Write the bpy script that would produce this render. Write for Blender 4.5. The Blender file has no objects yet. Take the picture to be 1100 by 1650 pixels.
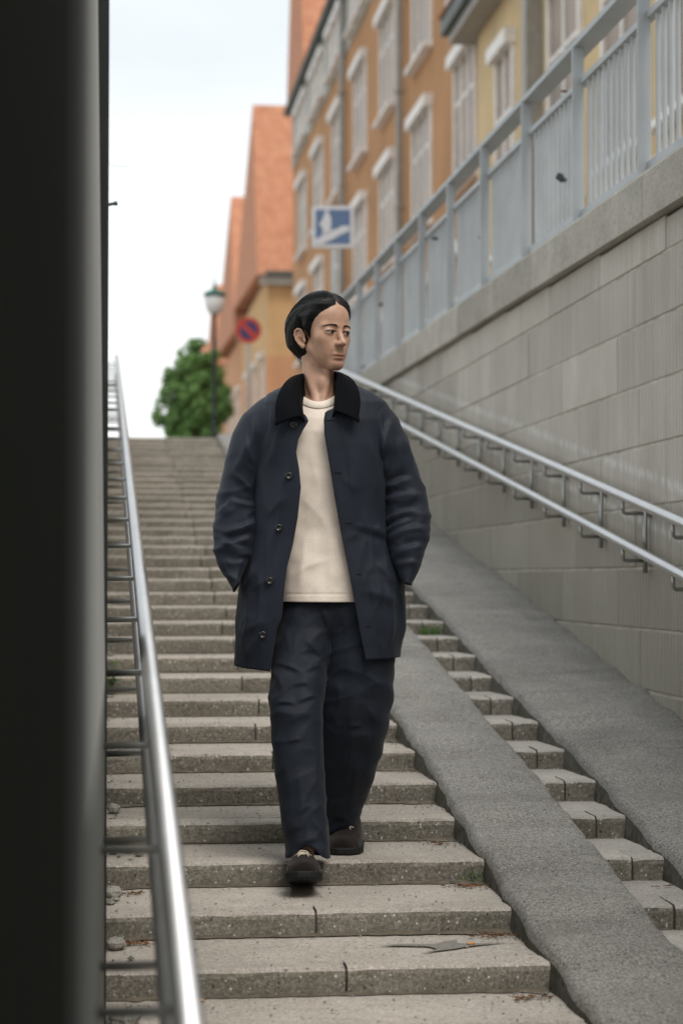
import bpy, math, random
import numpy as np
from mathutils import Vector
random.seed(7); rng = np.random.default_rng(7)
SC = bpy.context.scene
COL = SC.collection
R = math.radians

# ------------------------------------------------------------------ camera, sky, sun, exposure
CZ = 1.87                       # eye height over the (extended) line of the step nosings
YAW, PITCH, FPX = R(6.36), R(1.77), 3400.0
cam_d = bpy.data.cameras.new('camera'); cam = bpy.data.objects.new('camera', cam_d); COL.objects.link(cam)
cam.location = (0, 0, CZ); cam.rotation_euler = (R(90) + PITCH, 0, -YAW)
cam_d.sensor_fit = 'VERTICAL'; cam_d.sensor_height = 36; cam_d.sensor_width = 24
cam_d.lens = FPX / 1650 * 36
cam_d.clip_start = .05; cam_d.clip_end = 3000
cam_d.dof.use_dof = True; cam_d.dof.focus_distance = 6.74; cam_d.dof.aperture_fstop = 2.9
SC.camera = cam

w = bpy.data.worlds.new('World'); SC.world = w; w.use_nodes = True
wn, wl = w.node_tree.nodes, w.node_tree.links
bg = wn['Background']
sky = wn.new('ShaderNodeTexSky'); sky.sky_type = 'NISHITA'; sky.sun_disc = False
sky.sun_elevation = R(58); sky.sun_rotation = R(140); sky.air_density = 1.4; sky.dust_density = 3
gain = wn.new('ShaderNodeVectorMath'); gain.operation = 'SCALE'; gain.inputs['Scale'].default_value = 1.1
wl.new(sky.outputs[0], gain.inputs[0])
tc = wn.new('ShaderNodeTexCoord'); mp = wn.new('ShaderNodeMapping'); mp.inputs['Scale'].default_value = (1.2, 1.2, 4.5)
ns = wn.new('ShaderNodeTexNoise'); ns.inputs['Scale'].default_value = 1.6; ns.inputs['Detail'].default_value = 5; ns.inputs['Roughness'].default_value = .5
wl.new(tc.outputs['Generated'], mp.inputs[0]); wl.new(mp.outputs[0], ns.inputs['Vector'])
sepw = wn.new('ShaderNodeSeparateXYZ'); wl.new(tc.outputs['Generated'], sepw.inputs[0])
el = wn.new('ShaderNodeMapRange'); el.inputs[1].default_value = .03; el.inputs[2].default_value = .24; wl.new(sepw.outputs[2], el.inputs[0])
cr = wn.new('ShaderNodeValToRGB'); cr.color_ramp.elements[0].position = .36; cr.color_ramp.elements[1].position = .66
cr.color_ramp.elements[0].color = (5.1, 5.4, 5.6, 1); cr.color_ramp.elements[1].color = (6.6, 6.95, 7.1, 1)
wl.new(ns.outputs[0], cr.inputs[0])
lo = wn.new('ShaderNodeMix'); lo.data_type = 'RGBA'      # overcast: bright low sky, slightly greyer cloud above
lo.inputs[6].default_value = (8.6, 8.7, 8.7, 1); wl.new(cr.outputs[0], lo.inputs[7]); wl.new(el.outputs[0], lo.inputs[0])
mixc = wn.new('ShaderNodeMix'); mixc.data_type = 'RGBA'; mixc.inputs[0].default_value = .93
wl.new(gain.outputs[0], mixc.inputs[6]); wl.new(lo.outputs[2], mixc.inputs[7])
wl.new(mixc.outputs[2], bg.inputs[0]); bg.inputs[1].default_value = .1

sd = bpy.data.lights.new('sun', 'SUN'); so = bpy.data.objects.new('sun', sd); COL.objects.link(so)
sd.energy = 1.3; sd.angle = R(35); sd.color = (1, .96, .9)
sv = Vector((.28, -.62, 1.15)); so.rotation_euler = sv.to_track_quat('Z', 'Y').to_euler(); so.location = (20, -20, 40)
SC.view_settings.view_transform = 'Standard'; SC.view_settings.look = 'None'
SC.view_settings.exposure = 0.74; SC.view_settings.gamma = 1; SC.view_settings.use_curve_mapping = False
SC.render.engine = 'CYCLES'

# ------------------------------------------------------------------ helpers
def tag(o, label=None, cat=None, group=None, kind=None):
    if label: o['label'] = label
    if cat: o['category'] = cat
    if group: o['group'] = group
    if kind: o['kind'] = kind
    return o
def empty(name, loc=(0, 0, 0), parent=None):
    o = bpy.data.objects.new(name, None); COL.objects.link(o); o.location = loc; o.parent = parent; o.empty_display_size = .1
    return o
def obj(name, me, mat=None, parent=None, loc=(0, 0, 0), smooth=False):
    o = bpy.data.objects.new(name, me); COL.objects.link(o); o.parent = parent; o.location = loc
    if mat is not None and len(me.materials) == 0: me.materials.append(mat)
    if smooth: me.polygons.foreach_set('use_smooth', [True] * len(me.polygons))
    return o
def mesh(name, v, f):
    me = bpy.data.meshes.new(name)
    me.from_pydata([tuple(p) for p in v], [], [tuple(q) for q in f]); me.update(); return me
class MB:
    def __init__(s): s.v = []; s.f = []
    def add(s, v, f):
        n = len(s.v); s.v += [tuple(p) for p in v]; s.f += [tuple(i + n for i in q) for q in f]
    def box(s, x0, x1, y0, y1, z0, z1, ch=0.0):
        if ch <= 0:
            s.add([(x, y, z) for x in (x0, x1) for y in (y0, y1) for z in (z0, z1)],
                  [(0, 1, 3, 2), (4, 6, 7, 5), (0, 4, 5, 1), (2, 3, 7, 6), (0, 2, 6, 4), (1, 5, 7, 3)]); return
        v = []; f = []; idx = {}
        for ix, x in enumerate((x0, x1)):
            for iy, y in enumerate((y0, y1)):
                for iz, z in enumerate((z0, z1)):
                    sx, sy, sz = (1, -1)[ix], (1, -1)[iy], (1, -1)[iz]
                    for a, p in enumerate([(x, y + sy * ch, z + sz * ch), (x + sx * ch, y, z + sz * ch), (x + sx * ch, y + sy * ch, z)]):
                        idx[(ix, iy, iz, a)] = len(v); v.append(p)
        I = idx
        for i in (0, 1):
            q = [I[(i, 0, 0, 0)], I[(i, 1, 0, 0)], I[(i, 1, 1, 0)], I[(i, 0, 1, 0)]]; f.append(q if i else q[::-1])
            q = [I[(0, i, 0, 1)], I[(1, i, 0, 1)], I[(1, i, 1, 1)], I[(0, i, 1, 1)]]; f.append(q[::-1] if i else q)
            q = [I[(0, 0, i, 2)], I[(1, 0, i, 2)], I[(1, 1, i, 2)], I[(0, 1, i, 2)]]; f.append(q if i else q[::-1])
        for i in (0, 1):
            for j in (0, 1):
                e = i ^ j
                q = [I[(i, j, 0, 0)], I[(i, j, 0, 1)], I[(i, j, 1, 1)], I[(i, j, 1, 0)]]; f.append(q[::-1] if e else q)
                q = [I[(i, 0, j, 0)], I[(i, 1, j, 0)], I[(i, 1, j, 2)], I[(i, 0, j, 2)]]; f.append(q[::-1] if e else q)
                q = [I[(0, i, j, 1)], I[(1, i, j, 1)], I[(1, i, j, 2)], I[(0, i, j, 2)]]; f.append(q if e else q[::-1])
                for k in (0, 1):
                    q = [I[(i, j, k, 0)], I[(i, j, k, 1)], I[(i, j, k, 2)]]; f.append(q if (i ^ j ^ k) else q[::-1])
        s.add(v, f)
    def tube(s, pts, r, n=10, caps=True):
        pts = [Vector(p) for p in pts]; m = len(pts)
        rr = r if isinstance(r, (list, tuple, np.ndarray)) else [r] * m
        base = len(s.v); up = None
        for i, p in enumerate(pts):
            t = (pts[min(i + 1, m - 1)] - pts[max(i - 1, 0)]).normalized()
            if up is None: up = t.orthogonal().normalized()
            up = (up - t * up.dot(t)); up = up.normalized() if up.length > 1e-6 else t.orthogonal().normalized()
            b = t.cross(up)
            for k in range(n):
                a = 2 * math.pi * k / n
                s.v.append(tuple(p + (up * math.cos(a) + b * math.sin(a)) * rr[i]))
        for i in range(m - 1):
            for k in range(n):
                a, b2 = base + i * n + k, base + i * n + (k + 1) % n
                s.f.append((a, b2, b2 + n, a + n))
        if caps:
            s.f.append(tuple(base + k for k in range(n))[::-1]); s.f.append(tuple(base + (m - 1) * n + k for k in range(n)))
    def build(s, name, mat, parent=None, loc=(0, 0, 0), smooth=False):
        return obj(name, mesh(name, s.v, s.f), mat, parent, loc, smooth)
def hit(px, X):
    "distance up the street of the point of the plane x = X that stands at column px of the photograph"
    c, s_ = math.cos(YAW), math.sin(YAW)
    return X * (FPX * c - (px - 550) * s_) / ((px - 550) * c + FPX * s_)

# ------------------------------------------------------------------ materials
class NT:
    def __init__(s, name, rough=.8, spec=.3):
        s.m = bpy.data.materials.new(name); s.m.use_nodes = True
        s.n, s.l = s.m.node_tree.nodes, s.m.node_tree.links
        s.b = s.n['Principled BSDF']; s.b.inputs['Roughness'].default_value = rough
        s.b.inputs['Specular IOR Level'].default_value = spec
        g = s.n.new('ShaderNodeNewGeometry'); s.pos = g.outputs['Position']; s.nrm = g.outputs['Normal']
    def coord(s, scale=(1, 1, 1), src=None):
        m = s.n.new('ShaderNodeMapping'); m.inputs['Scale'].default_value = scale; s.l.new(src or s.pos, m.inputs[0]); return m.outputs[0]
    def noise(s, sc, det=4, rough=.55, scale=(1, 1, 1), dist=0):
        t = s.n.new('ShaderNodeTexNoise'); t.inputs['Scale'].default_value = sc; t.inputs['Detail'].default_value = det
        t.inputs['Roughness'].default_value = rough; t.inputs['Distortion'].default_value = dist
        s.l.new(s.coord(scale), t.inputs['Vector']); return t.outputs[0]
    def ramp(s, v, p0, c0, p1, c1):
        r = s.n.new('ShaderNodeValToRGB'); e = r.color_ramp.elements
        e[0].position, e[1].position = p0, p1; e[0].color = (*c0, 1) if len(c0) == 3 else c0; e[1].color = (*c1, 1)
        s.l.new(v, r.inputs[0]); return r.outputs[0]
    def val(s, v, a, b, lo=0., hi=1.):
        r = s.n.new('ShaderNodeMapRange'); r.inputs[1].default_value = a; r.inputs[2].default_value = b
        r.inputs[3].default_value = lo; r.inputs[4].default_value = hi; s.l.new(v, r.inputs[0]); return r.outputs[0]
    def mix(s, fac, a, b, mode='MIX'):
        m = s.n.new('ShaderNodeMix'); m.data_type = 'RGBA'; m.blend_type = mode
        for i, x in ((0, fac), (6, a), (7, b)):
            if isinstance(x, (int, float)): m.inputs[i].default_value = x
            elif isinstance(x, (tuple, list)): m.inputs[i].default_value = (*x, 1)
            else: s.l.new(x, m.inputs[i])
        return m.outputs[2]
    def math(s, op, a, b=0.):
        m = s.n.new('ShaderNodeMath'); m.operation = op
        for i, x in enumerate((a, b)):
            if isinstance(x, (int, float)): m.inputs[i].default_value = x
            else: s.l.new(x, m.inputs[i])
        return m.outputs[0]
    def specks(s, sc, thr, keep):
        "random small grains: 1 inside a grain"
        v = s.n.new('ShaderNodeTexVoronoi'); v.inputs['Scale'].default_value = sc; s.l.new(s.pos, v.inputs['Vector'])
        a = s.math('LESS_THAN', v.outputs['Distance'], thr)
        sp = s.n.new('ShaderNodeSeparateColor'); s.l.new(v.outputs['Color'], sp.inputs[0])
        b = s.math('GREATER_THAN', sp.outputs[0], 1 - keep)
        return s.math('MULTIPLY', a, b)
    def rnd(s):
        o = s.n.new('ShaderNodeObjectInfo'); return o.outputs['Random']
    def color(s, c):
        if isinstance(c, tuple): s.b.inputs['Base Color'].default_value = (*c, 1)
        else: s.l.new(c, s.b.inputs['Base Color'])
    def bump(s, h, strength=.4, dist=.01):
        b = s.n.new('ShaderNodeBump'); b.inputs['Strength'].default_value = strength; b.inputs['Distance'].default_value = dist
        s.l.new(h, b.inputs['Height'])
        prev = s.b.inputs['Normal'].links
        if prev: s.l.new(prev[0].from_socket, b.inputs['Normal'])
        s.l.new(b.outputs[0], s.b.inputs['Normal'])
def plain(name, c, rough=.6, metal=0., var=.12, sc=6., spec=.3):
    t = NT(name, rough, spec); t.b.inputs['Metallic'].default_value = metal
    lo_ = tuple(x * (1 - var) for x in c); hi_ = tuple(min(1, x * (1 + var)) for x in c)
    t.color(t.ramp(t.noise(sc, 5), .3, lo_, .7, hi_)); return t.m
def concrete(name, a, b, grit=.5, moss=0., coarse=0.):
    t = NT(name, .9, .2)
    c = t.ramp(t.noise(3.2, 6, .62), .34, a, .68, b)
    c = t.mix(t.val(t.noise(1.15, 4, .6), .42, .68, 0, .38), c, tuple(x * .55 for x in a)); c = t.mix(t.val(t.noise(7, 5, .7, (1, 1.6, 1), 1.5), .52, .66, 0, .3), c, tuple(x * .6 for x in a))
    c = t.mix(t.val(t.noise(38, 4, .7), .35, .7, 0, .5), c, tuple(x * .62 for x in a))
    c = t.mix(t.val(t.noise(140, 2, .7), .42, .62, 0, .45), c, tuple(x * 1.25 for x in b))
    if coarse: c = t.mix(t.val(t.noise(85, 3, .8), .44, .58, 0, coarse), c, tuple(x * .35 for x in a)); c = t.mix(t.val(t.noise(110, 3, .8), .54, .66, 0, coarse), c, tuple(x * 1.9 for x in b))
    if moss: c = t.mix(t.val(t.noise(5.5, 5, .6), .42, .66, 0, moss), c, (.075, .085, .045))
    c = t.mix(t.math('MULTIPLY', t.specks(75, .26, .16), grit), c, (.62, .6, .55))
    c = t.mix(t.math('MULTIPLY', t.specks(52, .24, .13), .7), c, (.05, .047, .04))
    rn = t.val(t.rnd(), 0, 1, .88, 1.1)
    m = t.n.new('ShaderNodeVectorMath'); m.operation = 'SCALE'; t.l.new(c, m.inputs[0]); t.l.new(rn, m.inputs['Scale'])
    t.color(m.outputs[0])
    t.bump(t.noise(90, 5, .75), .55, .006); t.bump(t.noise(9, 3), .25, .02)
    return t.m
M = {}
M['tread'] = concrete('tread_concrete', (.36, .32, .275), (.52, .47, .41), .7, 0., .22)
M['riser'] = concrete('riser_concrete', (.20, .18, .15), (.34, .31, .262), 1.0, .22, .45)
M['small_tread'] = concrete('pale_step_concrete', (.36, .335, .30), (.52, .485, .44), .6)
M['bed'] = concrete('mortar_bed', (.12, .108, .09), (.19, .17, .14), .2)
def asphalt():
    t = NT('worn_asphalt', .9, .25)
    c = t.ramp(t.noise(2.3, 6, .62), .33, (.32, .30, .27), .68, (.48, .455, .415))
    c = t.mix(t.val(t.noise(1.1, 3, .5, (1, .5, 1)), .45, .7, 0, .5), c, (.42, .40, .37))
    c = t.mix(t.val(t.noise(1.6, 5, .65, (.7, 2.6, 1), .8), .5, .68, 0, .4), c, (.17, .16, .145))
    c = t.mix(t.val(t.noise(120, 3, .75), .4, .62, 0, .75), c, (.09, .088, .082))
    c = t.mix(t.math('MULTIPLY', t.specks(95, .30, .28), .75), c, (.52, .51, .49))
    c = t.mix(t.math('MULTIPLY', t.specks(60, .25, .2), .8), c, (.05, .05, .048))
    t.color(c); t.bump(t.noise(75, 5, .8), 1.0, .009); t.bump(t.noise(11, 4), .35, .03); return t.m
M['asphalt'] = asphalt()
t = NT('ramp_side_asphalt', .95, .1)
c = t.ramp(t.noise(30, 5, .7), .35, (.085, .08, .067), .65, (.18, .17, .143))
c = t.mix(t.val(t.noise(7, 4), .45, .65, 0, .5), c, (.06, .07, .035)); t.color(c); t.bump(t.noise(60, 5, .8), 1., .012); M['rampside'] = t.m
def ribbed():
    t = NT('ribbed_concrete_block', .88, .2)
    c = t.ramp(t.noise(1.3, 5, .6), .32, (.46, .425, .375), .7, (.61, .575, .515))
    streak = t.noise(1, 5, .7, (1, 26, .55))
    c = t.mix(t.val(streak, .42, .62, 0, .35), c, (.34, .305, .25))
    streak2 = t.noise(1, 6, .7, (1, 9, .25))
    c = t.mix(t.val(streak2, .5, .66, 0, .5), c, (.5, .47, .42))
    # dirt and algae low on the wall, following the ramp
    sp = t.n.new('ShaderNodeSeparateXYZ'); t.l.new(t.pos, sp.inputs[0])
    h = t.math('SUBTRACT', sp.outputs[2], t.math('MULTIPLY', sp.outputs[1], .147))
    hn = t.math('ADD', h, t.val(t.noise(1, 5, .7, (1, 14, 2)), 0, 1, -.30, .30))
    c = t.mix(t.val(hn, .55, 1.05, .5, 0.), c, (.23, .215, .16))
    # worn pale scuffs behind the two handrails
    for z0 in (.985, .775):
        d = t.math('ABSOLUTE', t.math('SUBTRACT', t.math('ADD', h, t.val(t.noise(1, 4, .8, (1, 22, 3)), 0, 1, -.035, .035)), z0))
        f = t.math('MULTIPLY', t.val(d, .0, .034, 1., 0.), t.val(t.noise(1, 4, .7, (1, 24, 1)), .42, .56, 0, 1.))
        c = t.mix(f, c, (.70, .68, .64))
    rn = t.val(t.rnd(), 0, 1, .86, 1.08)
    m = t.n.new('ShaderNodeVectorMath'); m.operation = 'SCALE'; t.l.new(c, m.inputs[0]); t.l.new(rn, m.inputs['Scale'])
    t.color(m.outputs[0])
    wv = t.n.new('ShaderNodeTexWave'); wv.wave_type = 'BANDS'; wv.bands_direction = 'Y'; wv.inputs['Scale'].default_value = 6.2
    wv.inputs['Distortion'].default_value = 1.1; wv.inputs['Detail'].default_value = 2; t.l.new(t.pos, wv.inputs['Vector'])
    t.bump(wv.outputs[1], .75, .012); t.bump(t.noise(1, 5, .7, (20, 60, 5)), .5, .006); return t.m
M['block'] = ribbed()
M['mortar'] = plain('pale_mortar', (.50, .46, .40), .9, var=.25, sc=9)
M['cap'] = concrete('coping_concrete', (.36, .335, .29), (.52, .49, .43), .3, .1)
def steel(name='brushed_steel', c=(.62, .62, .62), rough=.40):
    t = NT(name, rough, .5); t.b.inputs['Metallic'].default_value = 1
    t.color(t.ramp(t.noise(5, 3), .3, tuple(x * .92 for x in c), .7, c))
    t.l.new(t.val(t.noise(3, 3), .3, .7, rough - .02, rough + .05), t.b.inputs['Roughness']); return t.m
M['steel'] = steel(); M['bracket'] = steel('weathered_bracket_steel', (.36, .36, .34), .38)
M['fence'] = plain('blue_grey_fence_paint', (.42, .445, .462), .5, var=.10, sc=3)
M['fencedark'] = plain('grimy_rail_paint', (.20, .225, .245), .6, var=.2, sc=5)
M['black'] = plain('matt_black_cladding', (.010, .0115, .009), .95, spec=.02)
M['midrefl'] = plain('mid_reflection_grey', (.14, .145, .135), .6, var=.25, sc=.9, spec=.1); M['palerefl'] = plain('pale_reflection_grey', (.46, .46, .445), .6, var=.2, sc=.9, spec=.1)  # painted greys for the reflection on the pier face
M['refl1'] = plain('charcoal_reflection_grey', (.07, .075, .073), .7, var=.2, sc=1, spec=.05); M['refl2'] = plain('slate_reflection_grey', (.17, .18, .18), .7, var=.2, sc=1, spec=.05)  # darker steps of the same painted reflection
M['darkpanel'] = plain('dark_grey_panel', (.035, .037, .035), .9, var=.3, sc=2, spec=.05)
M['lefwall'] = concrete('left_wall_render', (.2, .19, .17), (.34, .33, .30), .1)
def stucco(name, c, var=.14):
    t = NT(name, .92, .15)
    cc = t.ramp(t.noise(.55, 6, .6), .3, tuple(x * (1 - var) for x in c), .7, tuple(x * (1 + var) for x in c))
    cc = t.mix(t.val(t.noise(1, 5, .6, (2, 2, .25)), .5, .75, 0, .35), cc, tuple(x * .68 for x in c))
    t.color(cc); t.bump(t.noise(25, 4), .3, .01); return t.m
M['ochre'] = stucco('ochre_render', (.50, .275, .14)); M['yellow'] = stucco('pale_yellow_render', (.66, .50, .29))
M['gold'] = stucco('golden_render', (.66, .43, .22)); M['rust'] = stucco('orange_render', (.62, .34, .19))
M['greyband'] = stucco('pale_grey_render', (.42, .41, .37)); M['white'] = plain('white_window_paint', (.86, .82, .78), .5)
M['glass'] = plain('window_glass', (.27, .19, .13), .4, spec=.4, var=.3, sc=1)
def rooft():
    t = NT('clay_roof_tiles', .85, .2)
    c = t.ramp(t.noise(2.5, 5), .3, (.52, .23, .135), .7, (.66, .335, .205))
    wv = t.n.new('ShaderNodeTexWave'); wv.bands_direction = 'X'; wv.inputs['Scale'].default_value = 1.6; t.l.new(t.pos, wv.inputs['Vector'])
    wz = t.n.new('ShaderNodeTexWave'); wz.bands_direction = 'Z'; wz.inputs['Scale'].default_value = 1.1; t.l.new(t.pos, wz.inputs['Vector'])
    c = t.mix(t.val(wz.outputs[1], .0, .3, .15, 0), c, (.33, .12, .06)); t.color(c)
    t.bump(wv.outputs[1], .8, .05); return t.m
M['roof'] = rooft(); M['pipe'] = plain('zinc_downpipe', (.33, .31, .28), .5); M['gutter'] = plain('dark_gutter', (.09, .11, .10), .5)
M['street'] = concrete('street_paving', (.2, .19, .17), (.32, .3, .27), .3)
M['soil'] = plain('grey_ground', (.16, .15, .12), .95, var=.3, sc=.5)

# ------------------------------------------------------------------ setting: ground, landings, stairs, ramps
RUN, SL, Y0 = .5, .147, 5.635
RISE = RUN * SL
NB, NT_ = -9, 35                                 # first and last nosing
YT = Y0 + RUN * NT_; ZT = SL * YT                # top landing
YB = Y0 + RUN * NB; ZB = SL * YB - RISE          # foot of the stairs
g = MB(); g.add([(-900, -900, ZB - .35), (900, -900, ZB - .35), (900, 1500, ZB - .35), (-900, 1500, ZB - .35)], [(0, 1, 2, 3)])
tag(g.build('ground', M['soil']), kind='structure')
g = MB(); g.box(-.9, 2.36, -30, YB, ZB - .3, ZB); tag(g.build('lower_pavement', M['street']), kind='structure')
g = MB(); g.box(2.62, 60, -30, YT + .1, ZT - .5, ZT); tag(g.build('upper_street', M['street']), kind='structure')
g = MB(); g.box(-60, 60, YT + .1, 260, ZT - .5, ZT)
tag(g.build('top_landing', M['street']), kind='structure')
g = MB(); g.box(-60, 60, 260, 1400, ZT - .6, ZT - .05); tag(g.build('far_ground', M['soil']), kind='structure')
LW = -.040                                       # left end of the steps
st = empty('stairs'); tag(st, kind='structure')
bd = MB()
for i in range(NB, NT_ + 1):                     # mortar body below the stones
    y = Y0 + RUN * i; z = SL * y
    bd.box(LW, 2.36, y + .02, y + RUN + .02, z - .6, z - .012)
bd.build('mortar_bed', M['bed'], st)
def kerb_mesh(L, dep, seed, h=RISE, segs=None):
    "one nosing stone with a worn, rounded front edge; runs along x from 0 to L, front at y=0, top at z=0"
    r = random.Random(seed); segs = segs or max(3, int(L / .055))
    prof = [(.004, -h - .03), (.001, -h * .55), (.0, -.022), (.003, -.010), (.010, -.003), (.022, 0), (dep, 0), (dep, -h - .03)]
    v = []; f = []; n = len(prof)
    for k in range(segs + 1):
        x = L * k / segs
        e = .012 if k in (0, segs) else 0
        for j, (y, z) in enumerate(prof):
            jy = r.gauss(0, .0010) if 2 <= j < 6 else r.gauss(0, .0006) if j < 6 else 0; jz = r.gauss(0, .0008) if 2 <= j < 7 else 0
            v.append((x + (e * .5 if k == 0 else -e * .5 if k == segs else 0) * 0, y + jy + (e * .5 if j < 6 else 0), z + jz - (e * .25 if 3 <= j < 7 else 0)))
    for k in range(segs):
        for j in range(n - 1):
            a = k * n + j; f.append((a, a + n, a + n + 1, a + 1))
    f.append(tuple(range(n))); f.append(tuple(segs * n + j for j in range(n))[::-1])
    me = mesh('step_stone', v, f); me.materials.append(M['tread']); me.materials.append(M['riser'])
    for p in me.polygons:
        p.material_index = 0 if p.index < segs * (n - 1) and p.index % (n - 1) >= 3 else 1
    return me
kerbs = {}
def kerb(L, dep, seed, pale=False):
    key = (round(L, 3), dep, seed, pale)
    if key not in kerbs:
        me = kerb_mesh(L, dep, seed)
        if pale: me.materials[0] = M['small_tread']
        kerbs[key] = me
    return kerbs[key]
def slab_mesh(x0, x1, y0, y1, mat):
    b = MB(); b.box(0, x1 - x0, 0, y1 - y0, -.05, 0, .006); me = mesh('tread_slab', b.v, b.f); me.materials.append(mat); return me
slabs = {}
for i in range(NB, NT_ + 1):
    y = Y0 + RUN * i; z = SL * y
    jx = .63 + (.012, -.02, .03, -.012, .0)[i % 5]
    last = i == NT_
    for x0, x1, pale in ((LW, jx - .004, 0), (jx + .004, 1.215, 0), (1.555, 1.672, 1), (1.680, 1.80, 1)):
        dep = .19 if pale else .115
        a, b_ = round(x1 - x0, 3), (i * 3 + int(x0 * 10)) % 4
        o = obj('step_stone', kerb(a, dep, b_, bool(pale)), None, st, (x0, y + random.uniform(-.004, .004), z + random.uniform(-.003, .003)))
        o.rotation_euler[1] = random.uniform(-.002, .002); o.rotation_euler[2] = random.uniform(-.004, .004)
    for x0, x1, pale in ((LW, 1.215, 0), (1.555, 1.80, 1)):
        dep = .19 if pale else .115
        key = (x0, pale)
        if key not in slabs: slabs[key] = slab_mesh(x0, x1, y + dep + .007, y + RUN + .03, M['small_tread'] if pale else M['tread'])
        o = obj('tread_slab', slabs[key], None, st, (x0, y + dep + .007, z - .003 + random.uniform(-.0015, .0015)))
# asphalt wheel ramps: uneven tops, ragged edges, thick dark sides
def ramp(name, xl, xr, wall_side, parent):
    ya, yb = YB - .5, YT + .25
    n = int((yb - ya) / .055); cols = 9
    r = random.Random(5); v = []; f = []
    ph = [r.uniform(0, 6) for _ in range(8)]
    def wob(y, k): return .005 * math.sin(y * 2.1 + ph[k]) + .003 * math.sin(y * 5.3 + ph[k + 1]) + .0035 * math.sin(y * 13 + ph[k + 2]) + r.gauss(0, .0028)
    for i in range(n + 1):
        y = ya + (yb - ya) * i / n; z = SL * y + .030
        if y > YT: z = SL * YT + .03 - (y - YT) * .1
        l = xl + wob(y, 0); rr = xr + (0 if wall_side else wob(y, 3))
        # the slope sags a little between treads
        zz = z + .006 * math.sin(y * 2 * math.pi / RUN) + .005 * math.sin(y * 1.7 + ph[6])
        row = [(l - .022, zz - .16), (l - .010, zz - .035), (l - .002, zz - .010)]
        for c_ in range(cols):
            u = c_ / (cols - 1); row.append((l + .012 + (rr - l - .024) * u, zz + .012 * math.sin(u * math.pi) * .6 + r.gauss(0, .0013)))
        row += [(rr + .002, zz - .010), (rr + .010, zz - .035), (rr + .022, zz - .16)]
        v += [(x, y, q) for x, q in row]
    m = cols + 6
    for i in range(n):
        for j in range(m - 1): f.append((i * m + j, i * m + j + 1, (i + 1) * m + j + 1, (i + 1) * m + j))
    me = mesh(name, v, f); me.materials.append(M['asphalt']); me.materials.append(M['rampside'])
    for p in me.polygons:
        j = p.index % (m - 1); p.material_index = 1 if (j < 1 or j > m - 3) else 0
    return tag(obj(name, me, None, parent, smooth=True), kind='structure')
ramp('asphalt_ramp', 1.205, 1.56, False, None); ramp('asphalt_ramp', 1.795, 2.372, True, None)

# ------------------------------------------------------------------ right retaining wall of ribbed blocks with coping
XW = 2.36
wall = empty('retaining_wall', (XW, 15, 0)); tag(wall, 'ribbed pale concrete block retaining wall with coping beside the right ramp', 'wall')
def wb(name, m, mat, **k):
    o = m.build(name, mat, wall); o.location = (-XW, -15, 0); return o
b = MB(); b.box(XW + .0055, XW + .24, -8, YT, ZB - .4, 3.36); wb('mortar_joint', b, M['mortar'])
CS = .011
def capz(y): return CZ + 1.45 + CS * y
b = MB()
cuts = np.arange(-8, YT + 1.5, 2.42)
for a, c_ in zip(cuts[:-1], cuts[1:]):
    b = MB(); zl0, zl1 = capz(a), capz(c_); e = .004
    vs = []
    for (yy, zz) in ((a + e, zl0), (c_ - e, zl1)):
        for (xx, dz) in ((XW - .05, 0), (XW - .05, .20), (XW - .04, .215), (XW + .29, .215), (XW + .30, 0)): vs.append((xx, yy, zz + dz))
    b.add(vs, [(0, 1, 6, 5), (1, 2, 7, 6), (2, 3, 8, 7), (3, 4, 9, 8), (4, 0, 5, 9), (4, 3, 2, 1, 0), (5, 6, 7, 8, 9)])
    wb('coping_stone', b, M['cap'])
BL, BH = 1.2, .27
bm_full = MB(); bm_full.box(0, .02, .006, BL - .006, .006, BH - .006, .003); me_block = mesh('concrete_block', bm_full.v, bm_full.f); me_block.materials.append(M['block'])
zrow = CZ - .5 - 5 * BH; k = 0
while zrow < 3.5:
    yy = -1.0 + (.6 if k % 2 else 0) + (.13, .0, -.2, .07)[k % 4]
    while yy < YT:
        top = min(zrow + BH, capz(yy) - .003)
        if top - zrow > .04 and top > SL * yy - .02 and zrow > -.5:
            if top < zrow + BH - .01:
                b = MB(); b.box(0, .02, .004, BL - .004, .004, top - zrow, .003); me = mesh('concrete_block', b.v, b.f); me.materials.append(M['block'])
            else: me = me_block
            o = obj('concrete_block', me, None, wall, (0, yy - 15, zrow)); o.location[0] = random.uniform(-.003, .002)
        yy += BL
    zrow += BH; k += 1

# ------------------------------------------------------------------ blue-grey street fence on the coping
XF = XW + .05
fence = empty('street_fence', (XF, 15, capz(15) + .2)); tag(fence, 'blue grey steel railing fence along the top of the retaining wall', 'fence')
def fb(name, m, mat):
    o = m.build(name, mat, fence); o.location = (-XF, -15, -(capz(15) + .2)); return o
def zf(h, y): return CZ + h + CS * y
def slopebar(m, x0, x1, ya, yb, h0, h1):
    m.add([(x, y, zf(h, y)) for y in (ya, yb) for (x, h) in ((x0, h0), (x1, h0), (x1, h1), (x0, h1))],
          [(0, 1, 2, 3), (7, 6, 5, 4), (0, 4, 5, 1), (1, 5, 6, 2), (2, 6, 7, 3), (3, 7, 4, 0)])
y1 = hit(943.5, XF); y2 = hit(688, XF); PP = (y2 - y1) / 4
posts = [y1 + PP * j for j in range(-4, 12) if y1 + PP * j < YT + 1]
b = MB(); slopebar(b, XF - .055, XF + .055, posts[0], posts[-1] + .03, 2.585, 2.615); fb('top_rail', b, M['fence'])
b = MB(); slopebar(b, XF - .022, XF + .022, posts[0], posts[-1] + .03, 2.395, 2.425); fb('middle_rail', b, M['fence'])
b = MB(); slopebar(b, XF - .022, XF + .022, posts[0], posts[-1] + .03, 1.715, 1.75); fb('bottom_rail', b, M['fence'])
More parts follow.
